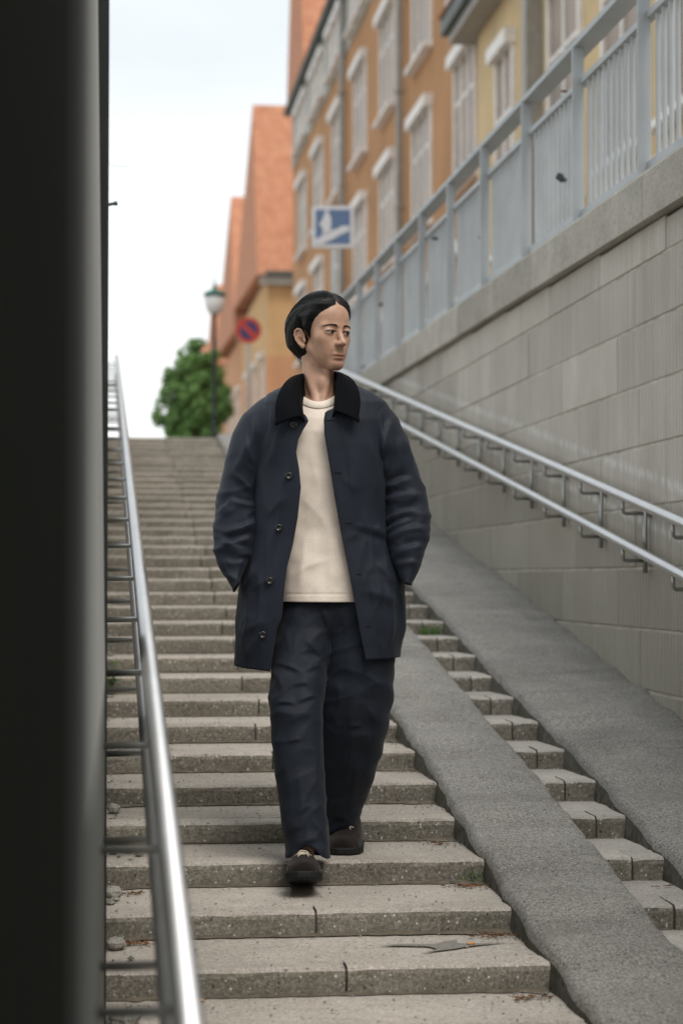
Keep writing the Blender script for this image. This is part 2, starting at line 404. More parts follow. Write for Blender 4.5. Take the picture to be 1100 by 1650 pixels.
pm = MB(); pm.box(-.03, .03, -.008, .008, 0, 1.003, .002); pme = mesh('post', pm.v, pm.f); pme.materials.append(M['fence'])
fm = MB(); fm.box(-.055, .055, -.05, .05, 0, .012, .002); fme = mesh('foot_plate', fm.v, fm.f); fme.materials.append(M['fence'])
bmh = MB(); bmh.tube([(0, 0, 0), (0, 0, .66)], .0116, 8); bme = mesh('baluster', bmh.v, bmh.f); bme.materials.append(M['fence'])
NBAL = 11
for j, y in enumerate(posts):
    zb = zf(1.584, y)
    p = obj('post', pme, None, fence, (-0.035, y - 15, zb - (capz(15) + .2)))
    obj('foot_plate', fme, None, p, (0.02, 0, .081))
    if j < len(posts) - 1 and y > 5:
        for q in range(1, NBAL + 1):
            yy = y + PP * q / (NBAL + 1)
            o = obj('baluster', bme, None, fence, (0, yy - 15, zf(1.742, yy) - (capz(15) + .2)))
# scraps caught in the fence
def scrap(px, py, size, mat, label, cat='scrap', rot=0):
    y = hit(px, XF); z = CZ + (930 - py) / FPX * (y + .25)
    r = random.Random(int(px)); vs = []; n = 9
    for k_ in range(n):
        a = 2 * math.pi * k_ / n; rad = size * r.uniform(.55, 1.1)
        vs.append((-.02 - .012 * math.sin(a * 2), math.cos(a) * rad * 2.2, math.sin(a) * rad))
    vs.append((-.05, 0, .0)); vs += [(x + .02, yy * .9, zz * .9) for x, yy, zz in vs[:n]]; vs.append((.012, 0, 0))
    f = [(k_, (k_ + 1) % n, n) for k_ in range(n)] + [((k_ + 1) % n + n + 1, k_ + n + 1, 2 * n + 1) for k_ in range(n)]
    f += [((k_ + 1) % n, k_, k_ + n + 1, (k_ + 1) % n + n + 1) for k_ in range(n)]
    o = obj('leaf_scrap', mesh('leaf_scrap', vs, f), mat, None, (XF - .004, y, z)); o.rotation_euler = (rot, 0, 0)
    tag(o, label, cat, 'dark scraps caught in the fence bars')
M['scrap'] = plain('dark_wilted_leaf', (.02, .035, .035), .7); M['brownleaf'] = plain('brown_leaf', (.17, .07, .04), .8)
scrap(912, 287, .02, M['scrap'], 'largest black scrap caught in the fence bars, right of centre', rot=.7)
scrap(783, 383, .014, M['scrap'], 'small black scrap tied low in the fence beside a post')
scrap(706, 385, .016, M['scrap'], 'flat dark scrap with pale edge stuck in the fence above the tall railing post', rot=.3)
scrap(617, 492, .017, M['scrap'], 'dark scrap in the far fence bars just right of the head')
scrap(590, 592, .015, M['scrap'], 'dark scrap at the foot of the far fence near the coat collar')
scrap(920, 146, .010, M['brownleaf'], 'small red brown scrap under the middle rail of the fence', rot=.4)

# ------------------------------------------------------------------ handrails (pairs of tubes on wall brackets)
def handrail(x_rail, x_wall, side, phase, ya, yb, label, upright=True):
    root = empty('handrail', (x_wall, ya, SL * ya + .9)); tag(root, label, 'handrail', 'steel handrails along the stairs')
    lx, ly, lz = x_wall, ya, SL * ya + .9
    def bb(name, m, mat, parent=root, smooth=True):
        m.v = [(a - lx, b_ - ly, c_ - lz) for a, b_, c_ in m.v]; return m.build(name, mat, parent, smooth=smooth)
    ups = (.900, .694)
    for h in ups:
        m = MB(); pts = [(x_rail, ya, SL * ya + h)] + [(x_rail, yb, SL * yb + h)]
        m.tube(pts, .0215, 20); bb('rail_tube', m, M['steel'])
    y = phase
    sg = 1 if x_wall > x_rail else -1
    while y < yb - .1:
        if y > ya + .05:
            zc = SL * y
            m = MB(); xw = x_wall - sg * .026
            m.tube([(xw, y, zc + ups[0] - .055), (xw, y, zc + ups[1] - .13)], .011, 10)
            o = bb('bracket', m, M['bracket']) if upright else None
            for h in ups:
                m = MB(); zz = zc + h
                m.tube([(xw, y, zz - .075), (x_rail + sg * .012, y, zz - .075), (x_rail + sg * .003, y, zz - .070), (x_rail, y, zz - .058), (x_rail, y, zz - .018)], .0085, 8)
                m.tube([(xw, y, zz - .075), (x_wall + sg * .004, y, zz - .075)], .0085, 8)
                m.tube([(x_wall - sg * .010, y, zz - .075), (x_wall + sg * .004, y, zz - .075)], .019, 12)
                a2 = m; a2.v = [(a - lx, b_ - ly, c_ - lz) for a, b_, c_ in a2.v]; a2.build('arm' if o else 'bracket', M['bracket'], o or root, smooth=True)
        y += .82
    return root
yr = hit(1037, 2.33)
handrail(2.235, XW, 1, yr - .82 * 6, 2.0, YT - .6, 'pair of steel handrail tubes bracketed to the ribbed wall on the right')

# ------------------------------------------------------------------ left building edge right beside the lens
lb = empty('left_pier', (-.3, 6, 0)); tag(lb, 'tall dark pier rising out of frame at the left edge beside the viewer', 'pier')
XL = -.046
def lbx(name, x0, x1, ya, yb, z0, z1, mat, lean=0.):
    m = MB(); m.box(x0, x1, ya, yb, z0, z1)
    m.v = [(x + (lean * (z - CZ) if x > -.2 else 0), y, z) for x, y, z in m.v]
    o = m.build(name, mat, lb); o.location = (.3, -6, 0); return o
lbx('black_cladding', -.42, -.018, .36, 1.35, ZB - .3, 9, M['black'])
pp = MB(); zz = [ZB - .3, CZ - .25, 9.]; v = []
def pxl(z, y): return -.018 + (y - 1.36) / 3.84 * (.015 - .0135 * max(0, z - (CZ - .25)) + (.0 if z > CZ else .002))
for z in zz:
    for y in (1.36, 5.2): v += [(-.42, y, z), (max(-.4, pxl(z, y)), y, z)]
for (y0_, y1_, m0, m1) in ((1.36, 1.74, 'refl1', 'refl1'), (1.745, 2.1, 'midrefl', 'refl2'), (2.105, 5.2, 'midrefl', 'palerefl')):  # bright grazing reflection painted as stepped greys, palest far and high
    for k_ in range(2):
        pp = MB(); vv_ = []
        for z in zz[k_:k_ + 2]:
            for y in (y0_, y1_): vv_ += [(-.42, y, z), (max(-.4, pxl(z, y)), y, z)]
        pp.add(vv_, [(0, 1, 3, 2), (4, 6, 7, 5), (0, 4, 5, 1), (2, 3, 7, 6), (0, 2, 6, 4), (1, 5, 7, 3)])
        o = pp.build('reflection_panel', M[m1 if k_ else m0], lb); o.location = (.3, -6, 0)
lbx('corner_trim', -.42, .004, 5.2, 5.5, ZB - .3, 9, M['darkpanel'])
lw = MB(); yA, yB2 = -1.0, YT + .3
lw.add([(x, y, z) for y in (yA, yB2) for (x, z) in ((-.30, ZB - .4), (-.048, ZB - .4), (-.048, SL * y + 1.02), (-.30, SL * y + 1.02))], [(0, 1, 2, 3), (7, 6, 5, 4), (0, 4, 5, 1), (1, 5, 6, 2), (2, 6, 7, 3), (3, 7, 4, 0)])
tag(lw.build('side_wall', M['lefwall']), 'low rendered wall carrying the left handrail along the stairs', 'wall')
b = MB(); b.tube([(-.02, 5.38, CZ + .944), (.022, 5.38, CZ + .952)], .004, 8); b.tube([(.018, 5.38, CZ + .951), (.026, 5.38, CZ + .953)], .0055, 8)
tag(b.build('pipe_stub', M['gutter']), 'short dark pipe stub poking from the left wall into the sky', 'pipe')
b = MB(); pts = [(-.005 + .07 * u, 5.4, CZ + 1.06 - .022 * u + .012 * u * u * (1 if u > .5 else .5)) for u in np.linspace(0, 1, 12)]
b.tube(pts, .0004, 5); tag(b.build('loose_wire', M['gutter']), 'hair thin loose wire curling from the left wall above the pipe stub', 'wire')
handrail(.106, -.047, -1, hit(175, .01) * 0 + 4.62 - .82 * 3, 1.4, YT - .3, 'pair of steel handrail tubes running down the left wall close to the viewer', False)

# ------------------------------------------------------------------ buildings
def window(parent, off, X, y, z0, wd, ht, mull=2, trans=1, proud=.12, fm=None):
    "a white casement on a wall that faces -x; x = X is the wall plane"
    fm = fm or M['white']
    T = lambda m: [(a - off[0], b_ - off[1], c_ - off[2]) for a, b_, c_ in m.v]
    m = MB(); t_ = .10
    m.box(X - .06, X + .02, y - wd / 2, y - wd / 2 + t_, z0, z0 + ht); m.box(X - .06, X + .02, y + wd / 2 - t_, y + wd / 2, z0, z0 + ht)
    m.box(X - proud - .05, X + .02, y - wd / 2 - .05, y + wd / 2 + .05, z0 + ht, z0 + ht + .2)
    m.v = T(m); f = m.build('window', fm, parent)
    m = MB(); m.box(X - proud - .06, X + .02, y - wd / 2 - .06, y + wd / 2 + .06, z0 - .08, z0); m.v = T(m); m.build('sill', fm, f)
    m = MB()
    for q in range(1, mull + 1):
        yy = y - wd / 2 + wd * q / (mull + 1); m.box(X - .045, X + .01, yy - .045, yy + .045, z0, z0 + ht)
    m.v = T(m); m.build('mullion', fm, f)
    for q in range(1, trans + 1):
        m = MB(); zz = z0 + ht * .68; m.box(X - .035, X + .01, y - wd / 2 + t_, y + wd / 2 - t_, zz, zz + .06); m.v = T(m); m.build('transom', fm, f)
    m = MB(); m.box(X - .02, X + .015, y - wd / 2 + t_, y + wd / 2 - t_, z0, z0 + ht); m.v = T(m); m.build('pane', M['glass'], f)
XB = 5.6
def rz(ratio): return CZ + ratio * XB
def bpart(root, name, mat, x0, x1, ya, yb, z0, z1):
    m = MB(); m.box(x0, x1, ya, yb, z0, z1); o = m.build(name, mat, root); o.location = tuple(-q for q in root.location); return o
# long ochre block
ya, yb = hit(783, XB), hit(472, XB)
ob = empty('ochre_building', (XB + 4, (ya + yb) / 2, ZT)); tag(ob, 'long ochre orange apartment block with white windows above the fence', 'building')
bpart(ob, 'wall', M['ochre'], XB, XB + 9, ya, yb, ZT, rz(2.2)); bpart(ob, 'top_storey_wall', M['greyband'], XB - .03, XB + 9, ya, yb, rz(2.2), rz(2.50))
bpart(ob, 'gutter', M['gutter'], XB - .28, XB + .1, ya - .2, yb + .1, rz(2.50), rz(2.52))
m = MB(); z0 = rz(2.52); m.add([(XB - .30, ya - .2, z0), (XB - .30, yb + .3, z0), (XB + 4.5, yb + .3, z0 + 5.2), (XB + 4.5, ya - .2, z0 + 5.2), (XB + 9.4, ya - .2, z0), (XB + 9.4, yb + .3, z0)],
    [(0, 3, 2, 1), (3, 4, 5, 2), (0, 4, 3), (1, 2, 5), (0, 1, 5, 4)]); o = m.build('roof', M['roof'], ob); o.location = tuple(-q for q in ob.location)
wc = [32.9 + 4.62 * j for j in range(-0, 7)]
for j, y in enumerate(wc):
    y *= .995
    for row, (r0, hh) in enumerate(((.55, 2.0), (1.105, 2.0), (1.66, 2.0))):
        window(ob, ob.location, XB, y - .25, rz(r0), 2.2 if j else 2.0, hh, 2, 1, .12)
    for q in (-1.1, .1, 1.3): window(ob, ob.location, XB - .03, y - .2 + q, rz(2.235), .95, 1.05, 1, 0, .10)
for px in (552, 645):
    y = hit(px, XB - .12); m = MB(); m.tube([(XB - .14, y, ZT), (XB - .14, y, rz(2.5))], .075, 10)
    for zz in np.arange(ZT + 1, rz(2.5), 2.2): m.tube([(XB - .14, y, zz), (XB - .14, y, zz + .06)], .095, 10)
    o = m.build('downpipe', M['pipe'], ob, smooth=True); o.location = tuple(-q for q in ob.location)
# lower pale yellow block, nearer
ya2, yb2 = 9.0, ya - .02
yb_ = empty('yellow_building', (XB + 4, 20, ZT)); tag(yb_, 'pale yellow building with grey downpipe behind the fence at top right', 'building')
XY = XB - .12
bpart(yb_, 'wall', M['yellow'], XY, XY + 9, ya2, yb2, ZT, rz(1.50)); bpart(yb_, 'gutter', M['gutter'], XY - .45, XY + .1, ya2, yb2 + .7, rz(1.47), rz(1.515))
bpart(yb_, 'eave_board', M['pipe'], XY - .35, XY + .05, ya2, yb2 + .5, rz(1.44), rz(1.468))
m = MB(); z0 = rz(1.515); m.add([(XY - .5, ya2, z0), (XY - .5, yb2 + .7, z0), (XY + 4.5, yb2 + .7, z0 + 3.6), (XY + 4.5, ya2, z0 + 3.6), (XY + 9.4, ya2, z0), (XY + 9.4, yb2 + .7, z0)],
    [(0, 3, 2, 1), (3, 4, 5, 2), (0, 4, 3), (1, 2, 5), (0, 1, 5, 4)]); o = m.build('roof', M['roof'], yb_); o.location = tuple(-q for q in yb_.location)
for px, wd in ((818, 1.3), (915, 1.8), (1010, 1.8), (1100, 1.4)):
    y = hit(px, XY)
    window(yb_, yb_.location, XY, y, rz(.80), wd, 2.75, 1, 1, .12)
for y in (11, 13.4, 15.8, 18.2, 20.6, 23, 26): window(yb_, yb_.location, XY, y, ZT + .5, 1.5, 1.9, 1, 1, .1)
y = hit(858, XY - .12); m = MB(); m.box(XY - .22, XY + .02, y - .14, y + .14, ZT, rz(1.46)); o = m.build('downpipe', M['pipe'], yb_); o.location = tuple(-q for q in yb_.location)
# row of far houses, each with a tiled roof slope facing down the street
names = ['tall tiled house rising behind the far end of the ochre block', 'golden gabled house with a red tiled roof just past the ochre block', 'second tiled orange house in the far row, left of the golden one',
         'third tiled house of the far row behind the lamp top', 'farthest tiled house, lowest roof left of the others behind the lamp']
yh = [66.2, 80, 94.5, 111, 124]; rr_ = [4.3, 3.3, 3.12, 2.80, 2.5]; 
for n_, y in enumerate(yh):
    y2_ = (yh + [137])[n_ + 1] - .03 if n_ else 72.; XH = 6.08 if n_ else 6.55; ez = CZ + (2.66, 1.93, 1.85, 1.7, 1.55)[n_] * 5.95; tz = CZ + rr_[n_] * (5.62 if n_ else 6.0)
    h = empty('terraced_house', (XH + 4, y + 6, ZT)); tag(h, names[n_], 'house', 'row of tiled houses up the street')
    def hp(name, m, mat, par=None):
        o = m.build(name, mat, par or h); o.location = tuple(-q for q in h.location); return o
    zm = CZ + 1.42 * 5.95
    m = MB(); m.box(XH, XH + 10, y, y2_, ZT, zm); hp('lower_wall', m, M['rust'])
    m = MB(); m.box(XH, XH + 10, y, y2_, zm, ez); hp('upper_wall', m, M['gold'] if n_ == 1 else M['rust'])
    m = MB(); m.box(XH - .3, XH + 10, y - .35, y - .002, ez - .35, ez); hp('cornice', m, M['greyband'])
    m = MB(); m.box(XH - .1, XH + 9.9, y - .5, y - .36, ez - .02, ez + .14); hp('gutter', m, M['gutter'])
    m = MB(); ym = y + 2.2
    m.add([(XH - .42, y - .45, ez), (XH + 10, y - .45, ez), (XH + 10, ym, tz), (XH - .42, ym, tz), (XH - .42, y2_, ez + .5), (XH + 10, y2_, ez + .5)],
          [(0, 1, 2, 3), (3, 2, 5, 4), (0, 3, 4), (1, 5, 2), (0, 4, 5, 1)]); hp('roof', m, M['roof'])
    for q in range(3 if n_ else 0):
        for zr in (2.0, 5.0):
            window(h, h.location, XH, y + 2.2 + 4.0 * q, ZT + zr, 1.5, 2.0, 1, 1, .16)

# ------------------------------------------------------------------ signs, lamp, tree
def place(px, py, D):
    c, s_ = math.cos(YAW), math.sin(YAW); u = (px - 550) / FPX * D
    return Vector((u * c + D * s_, D * c - u * s_, CZ + (930 - py) / FPX * D))
M['blue'] = plain('sign_blue', (.095, .15, .26), .5, var=.05); M['signwhite'] = plain('sign_white', (.56, .55, .57), .5, var=.04)
M['red'] = plain('sign_red', (.50, .055, .035), .5, var=.05); M['navy'] = plain('sign_navy', (.03, .05, .14), .5, var=.05)
M['postgrey'] = plain('galvanised_post', (.32, .33, .33), .5)
def flat(m, pts, y0, y1):
    n = len(pts); base = [(x, y0, z) for x, z in pts] + [(x, y1, z) for x, z in pts]
    m.add(base, [tuple(range(n)), tuple(range(2 * n - 1, n - 1, -1))] + [(i, i + n, (i + 1) % n + n, (i + 1) % n) for i in range(n)])
p = place(536, 363, 25)
sg = empty('pedestrian_sign', (p.x, p.y, ZT)); sg.rotation_euler[2] = -YAW
tag(sg, 'square blue sign with a white walking figure on a stepped slope', 'sign')
H = p.z - ZT; s2 = .25
def rrect(s_, r_, n=5):
    out = []
    for cx, cz, a0 in ((s_ - r_, s_ - r_, 0), (-s_ + r_, s_ - r_, 90), (-s_ + r_, -s_ + r_, 180), (s_ - r_, -s_ + r_, 270)):
        for k_ in range(n + 1):
            a = R(a0 + 90 * k_ / n); out.append((cx + r_ * math.cos(a), cz + r_ * math.sin(a)))
    return out
m = MB(); flat(m, [(x, z + H) for x, z in rrect(s2, .03)], 0, .012); m.build('sign_plate', M['signwhite'], sg)
m = MB(); flat(m, [(x, z + H) for x, z in rrect(s2 - .045, .012)], -.004, -.001); m.build('blue_field', M['blue'], sg)
U = .205 / 262     # drawing unit of the pictogram
def pg(l): return [((x - 530) * U, (495 - y) * U + H) for x, y in l]
m = MB()
ring = [(438 + 33 * math.cos(a), 268 + 30 * math.sin(a)) for a in np.linspace(0, 2 * math.pi, 14, endpoint=False)]
for poly in (ring, [(398, 300), (480, 300), (508, 380), (500, 500), (505, 560), (380, 640), (372, 500), (340, 490), (322, 460), (375, 380)],
             [(262, 690), (350, 650), (372, 600), (420, 600), (440, 560), (520, 560), (560, 530), (610, 530), (640, 490), (740, 478), (785, 500), (780, 560), (640, 620), (520, 690), (430, 730), (360, 765), (270, 755)]):
    flat(m, pg(poly)[::-1], -.008, -.0045)
m.build('walking_figure', M['signwhite'], sg)
m = MB(); m.tube([(.01, .035, 0), (.01, .035, H + .12)], .032, 12); m.build('post', M['postgrey'], sg, smooth=True)
p = place(400, 531, 40)
ns_ = empty('no_stopping_sign', (p.x, p.y, ZT)); ns_.rotation_euler[2] = -YAW
tag(ns_, 'round red and blue no parking sign beside the golden house', 'sign')
H2 = p.z - ZT; r0 = .245
m = MB(); flat(m, [(r0 * math.cos(a), H2 + r0 * math.sin(a)) for a in np.linspace(0, 2 * math.pi, 32, endpoint=False)], 0, .01); m.build('red_disc', M['red'], ns_)
m = MB()
for s_ in (1, -1):                                # two blue segments left and right of the red bar
    pts = []
    for a in np.linspace(R(45 - 73), R(45 + 73), 14): pts.append((s_ * .172 * math.cos(a), H2 + s_ * .172 * math.sin(a)))
    flat(m, pts, -.004, -.001)
m.build('blue_field', M['navy'], ns_)
m = MB(); m.tube([(0, .035, 0), (0, .035, H2 + .2)], .03, 10); m.build('post', M['postgrey'], ns_, smooth=True)
# street lamp
p = place(345, 478, 46)
la = empty('street_lamp', (p.x, p.y, ZT)); tag(la, 'street lamp with green metal hood and white globe in front of the leafy tree', 'street lamp')
HL = p.z - ZT; M['lampgreen'] = plain('lamp_green', (.03, .14, .115), .5); M['post'] = plain('dark_lamp_post', (.035, .04, .045), .5)
t = NT('opal_globe', .3); t.color((.78, .77, .76)); M['opal'] = t.m
def lathe(m, prof, n=20):
    base = len(m.v)
    for r_, z in prof:
        for k_ in range(n): a = 2 * math.pi * k_ / n; m.v.append((r_ * math.cos(a), r_ * math.sin(a), z))
    for i in range(len(prof) - 1):
        for k_ in range(n): m.f.append((base + i * n + k_, base + i * n + (k_ + 1) % n, base + (i + 1) * n + (k_ + 1) % n, base + (i + 1) * n + k_))
m = MB(); lathe(m, [(.10, 0), (.10, .5), (.07, .55), (.045, .9), (.038, HL - .42), (.06, HL - .4), (.06, HL - .33)]); m.build('post', M['post'], la, smooth=True)
m = MB(); lathe(m, [(.02, HL - .36), (.14, HL - .34), (.20, HL - .2), (.225, HL - .05), (.20, HL + .03), (.05, HL + .05)]); m.build('globe', M['opal'], la, smooth=True)
m = MB(); lathe(m, [(.21, HL + .045), (.25, HL + .035), (.26, HL + .06), (.19, HL + .13), (.07, HL + .17), (.05, HL + .22), (.03, HL + .28), (.016, HL + .34), (.012, HL + .46), (0, HL + .47)]); m.build('hood', M['lampgreen'], la, smooth=True)
m = MB(); m.box(-.10, .10, -.12, -.105, .95, 1.30, .003); m.build('orange_sticker', plain('orange_sticker', (.42, .12, .04), .6), la)
# tree
def leafmat(name, a, b):
    t = NT(name, .6, .3); c = t.ramp(t.noise(2.2, 3), .35, a, .65, b); rn = t.noise(30, 2)
    c = t.mix(t.val(rn, .4, .6, 0, .6), c, tuple(x * 1.5 for x in b)); t.color(c)
    t.b.inputs['Subsurface Weight'].default_value = 0
    tr = t.n.new('ShaderNodeBsdfTranslucent'); t.l.new(c, tr.inputs[0]); mx = t.n.new('ShaderNodeMixShader'); mx.inputs[0].default_value = .3
    out = t.n['Material Output']; t.l.new(t.b.outputs[0], mx.inputs[1]); t.l.new(tr.outputs[0], mx.inputs[2]); t.l.new(mx.outputs[0], out.inputs[0]); return t.m
M['leaf'] = leafmat('tree_leaf', (.08, .17, .06), (.20, .34, .11)); M['bark'] = plain('bark', (.12, .09, .06), .9)
p = place(314, 628, 52); tr_ = empty('street_tree', (p.x, p.y, ZT)); tag(tr_, 'dense round green tree at the top of the stairs behind the lamp', 'tree')
HT = p.z - ZT + .22
m = MB(); m.tube([(0, 0, 0), (.03, 0, .6), (-.02, .02, HT * .7), (0, 0, HT + .6)], [.13, .10, .08, .03], 10)
for k_ in range(9):
    a = k_ * 2.4; z = HT * .35 + k_ * .22; m.tube([(0, 0, z), (.35 * math.cos(a), .35 * math.sin(a), z + .35), (.62 * math.cos(a), .62 * math.sin(a), z + .8)], [.04, .025, .01], 6)
m.build('trunk', M['bark'], tr_, smooth=True)
cl = []; rg = random.Random(3)
for k_ in range(230):
    u, v_, w_ = rg.gauss(0, 1), rg.gauss(0, 1), rg.gauss(0, 1); L = math.sqrt(u * u + v_ * v_ + w_ * w_); q = rg.uniform(.45, 1.)
    cz_ = HT - .5 + w_ / L * q * 1.5
    wx = .84 * (1 + .12 * math.sin(cz_ * 3)) * (1 if cz_ > HT - 1 else .9)
    cl.append((u / L * q * wx * (1.12 if cz_ < HT - .8 else 1) - .02, v_ / L * q * .7, cz_, rg.uniform(.11, .21)))
m = MB()
for (cx, cy, cz_, rad) in cl:
    for j in range(100):
        d = Vector((rg.gauss(0, 1), rg.gauss(0, 1), rg.gauss(0, 1))).normalized() * rad * rg.uniform(.6, 1.12)
        c0 = Vector((cx, cy, cz_)) + d; n = (d.normalized() + Vector((rg.gauss(0, .5), rg.gauss(0, .5), rg.gauss(0, .5)))).normalized()
        a = n.orthogonal().normalized() * rg.uniform(.04, .065); b_ = n.cross(a).normalized() * rg.uniform(.026, .04)
        m.add([c0 - a, c0 + b_, c0 + a, c0 - b_], [(0, 1, 2, 3)])
m.build('crown', M['leaf'], tr_)

# ------------------------------------------------------------------ litter, weeds and stones on the stairs
def tread_z(y): return SL * (Y0 + RUN * math.floor((y - Y0) / RUN))
M['pebble'] = concrete('pebble', (.2, .18, .15), (.4, .37, .33), .2)
mb = MB(); rg = random.Random(11)
def pebble(m, x, y, z, s_):
    vs = []
    for k_ in range(6):
        d = [(1, 0, 0), (-1, 0, 0), (0, 1, 0), (0, -1, 0), (0, 0, 1), (0, 0, -1)][k_]; q = s_ * rg.uniform(.6, 1.2)
        vs.append((x + d[0] * q, y + d[1] * q, z + d[2] * q * .6 + s_ * .3))
    m.add(vs, [(0, 2, 4), (2, 1, 4), (1, 3, 4), (3, 0, 4), (2, 0, 5), (1, 2, 5), (3, 1, 5), (0, 3, 5)])
for k_ in range(3600):
    i = rg.randint(-2, 14); e = rg.random()
    y = Y0 + RUN * i + RUN * (1 - abs(rg.gauss(0, .16)) if e < .6 else rg.random()); 
    x = (LW + abs(rg.gauss(0, .07))) if e < .25 else ((1.19 - abs(rg.gauss(0, .07))) if e < .55 else rg.uniform(0, 1.19))
    if y < Y0 + RUN * i + .03 or y > Y0 + RUN * (i + 1) - .006: continue
    pebble(mb, x, y, SL * (Y0 + RUN * i), rg.choice([.0016, .002, .0026, .0035, .005]))
tag(mb.build('grit', M['pebble']), 'grit and fine gravel lying on the treads', 'gravel', kind='stuff')
# broken render and stones along the left edge of the stairs
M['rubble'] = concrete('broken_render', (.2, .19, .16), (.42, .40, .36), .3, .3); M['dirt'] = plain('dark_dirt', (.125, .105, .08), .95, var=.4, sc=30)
rub = MB()
for k_ in range(200):
    i = rg.randint(-2, 14); y = Y0 + RUN * i + rg.uniform(.1, .47); x = LW + .012 + abs(rg.gauss(0, .055)); s_ = rg.choice([.004, .006, .008, .012, .018]) 
    if x > .17: continue
    pebble(rub, x, y, SL * (Y0 + RUN * i) - .001, s_)
tag(rub.build('rubble', M['rubble']), 'broken render and stones along the left edge of the stairs', 'rubble', kind='stuff')
for (i, x, y, s_) in ((0, .03, .36, (.055, .08, .03)), (1, .025, .33, (.05, .06, .03)), (-1, .05, .2, (.08, .10, .03)), (3, .03, .3, (.04, .06, .03))):
    vs = []; fs = []; nu, nv = 8, 5
    for a in range(nv + 1):
        for b_ in range(nu):
            th = math.pi * a / nv; ph = 2 * math.pi * b_ / nu; q = rg.uniform(.82, 1.08)
            vs.append((s_[0] * .6 * math.sin(th) * math.cos(ph) * q, s_[1] * .6 * math.sin(th) * math.sin(ph) * q, s_[2] * (math.cos(th) * q * .7 + .45)))
    for a in range(nv):
        for b_ in range(nu): fs.append((a * nu + b_, (a + 1) * nu + b_, (a + 1) * nu + (b_ + 1) % nu, a * nu + (b_ + 1) % nu))
    o = obj('stone', mesh('stone', vs, fs), M['rubble'], None, (x, Y0 + RUN * i + y, SL * (Y0 + RUN * i)))
    tag(o, {0: 'rough grey stone lying under the left rail, one tread below the shoes step', 1: 'smaller rough stone under the left rail beside the front shoe step',
            -1: 'largest broken stone at bottom left behind the handrail', 3: 'small stone under the left rail two steps above the shoes'}[i], 'stone', 'stones along the left wall')
# wedge of dirt in the tread corners
dm = MB()
for i in range(-2, 16):
    y = Y0 + RUN * (i + 1) + .003; z = SL * (Y0 + RUN * i); xs = np.linspace(LW, 1.19, 50)
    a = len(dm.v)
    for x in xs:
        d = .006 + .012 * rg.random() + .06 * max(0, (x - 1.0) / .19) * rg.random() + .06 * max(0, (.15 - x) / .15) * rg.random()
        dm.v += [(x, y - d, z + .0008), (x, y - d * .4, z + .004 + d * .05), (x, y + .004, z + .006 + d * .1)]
    for k_ in range(len(xs) - 1):
        for j in (0, 1): dm.f.append((a + k_ * 3 + j, a + k_ * 3 + 3 + j, a + k_ * 3 + 4 + j, a + k_ * 3 + 1 + j))
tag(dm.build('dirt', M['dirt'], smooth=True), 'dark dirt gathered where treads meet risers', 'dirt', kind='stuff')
def leafy(name, X, Y, Z, n, h, mat, label, cat, seed, grass=False):
    r = random.Random(seed); m = MB()
    for k_ in range(n):
        a = r.uniform(0, 6.28); L = h * r.uniform(.5, 1.1); dx, dy = math.cos(a), math.sin(a); lean = r.uniform(.2, .9)
        if grass:
            wv_ = .0022; pts = [(0, 0), (.3 * lean, .5), (lean, .9)]
            px_, py_ = -dy * wv_, dx * wv_; ox, oy = r.gauss(0, .03), r.gauss(0, .012)
            v = []
            for (q, zz) in pts: v += [(ox + dx * q * L - px_, oy + dy * q * L - py_, zz * L), (ox + dx * q * L + px_, oy + dy * q * L + py_, zz * L)]
            m.add(v, [(0, 1, 3, 2), (2, 3, 5, 4)])
        else:
            m.tube([(0, 0, 0), (dx * L * .3, dy * L * .3, L * .6), (dx * L * .6 * lean, dy * L * .6 * lean, L)], .0012, 4)
            for q in range(4):
                s_ = h * .17 * r.uniform(.7, 1.2); c0 = Vector((dx * L * (.3 + .12 * q) * lean, dy * L * (.3 + .12 * q) * lean, L * (.5 + .15 * q)))
                d = Vector((r.gauss(0, 1), r.gauss(0, 1), r.gauss(.2, .4))).normalized(); sd_ = d.cross(Vector((0, 0, 1))).normalized() * s_ * .45
                m.add([c0, c0 + d * s_ * .5 + sd_, c0 + d * s_, c0 + d * s_ * .5 - sd_], [(0, 1, 2, 3)])
    o = m.build(name, mat, None, (X, Y, Z)); tag(o, label, cat); return o
M['weed'] = leafmat('weed_green', (.05, .12, .03), (.11, .2, .05)); M['litterm'] = plain('dry_leaf', (.20, .10, .05), .9, var=.4, sc=60)
yy = Y0 + RUN * 7 + .42; leafy('weed', .035, yy, tread_z(yy), 11, .15, M['weed'], 'small leafy weed growing by the left wall under the handrail', 'weed', 2)
yy = Y0 + RUN * 10 + .46; leafy('weed', 1.71, yy, tread_z(yy), 60, .05, M['weed'], 'low tuft of grass on a small step between the two ramps', 'weed', 5, True)
yy = Y0 + RUN * 2 + .03; leafy('weed', 1.18, yy - .05, tread_z(yy - .05), 14, .045, M['weed'], 'thin weed sprouting beside the asphalt ramp two steps right of the shoes', 'weed', 8, True)
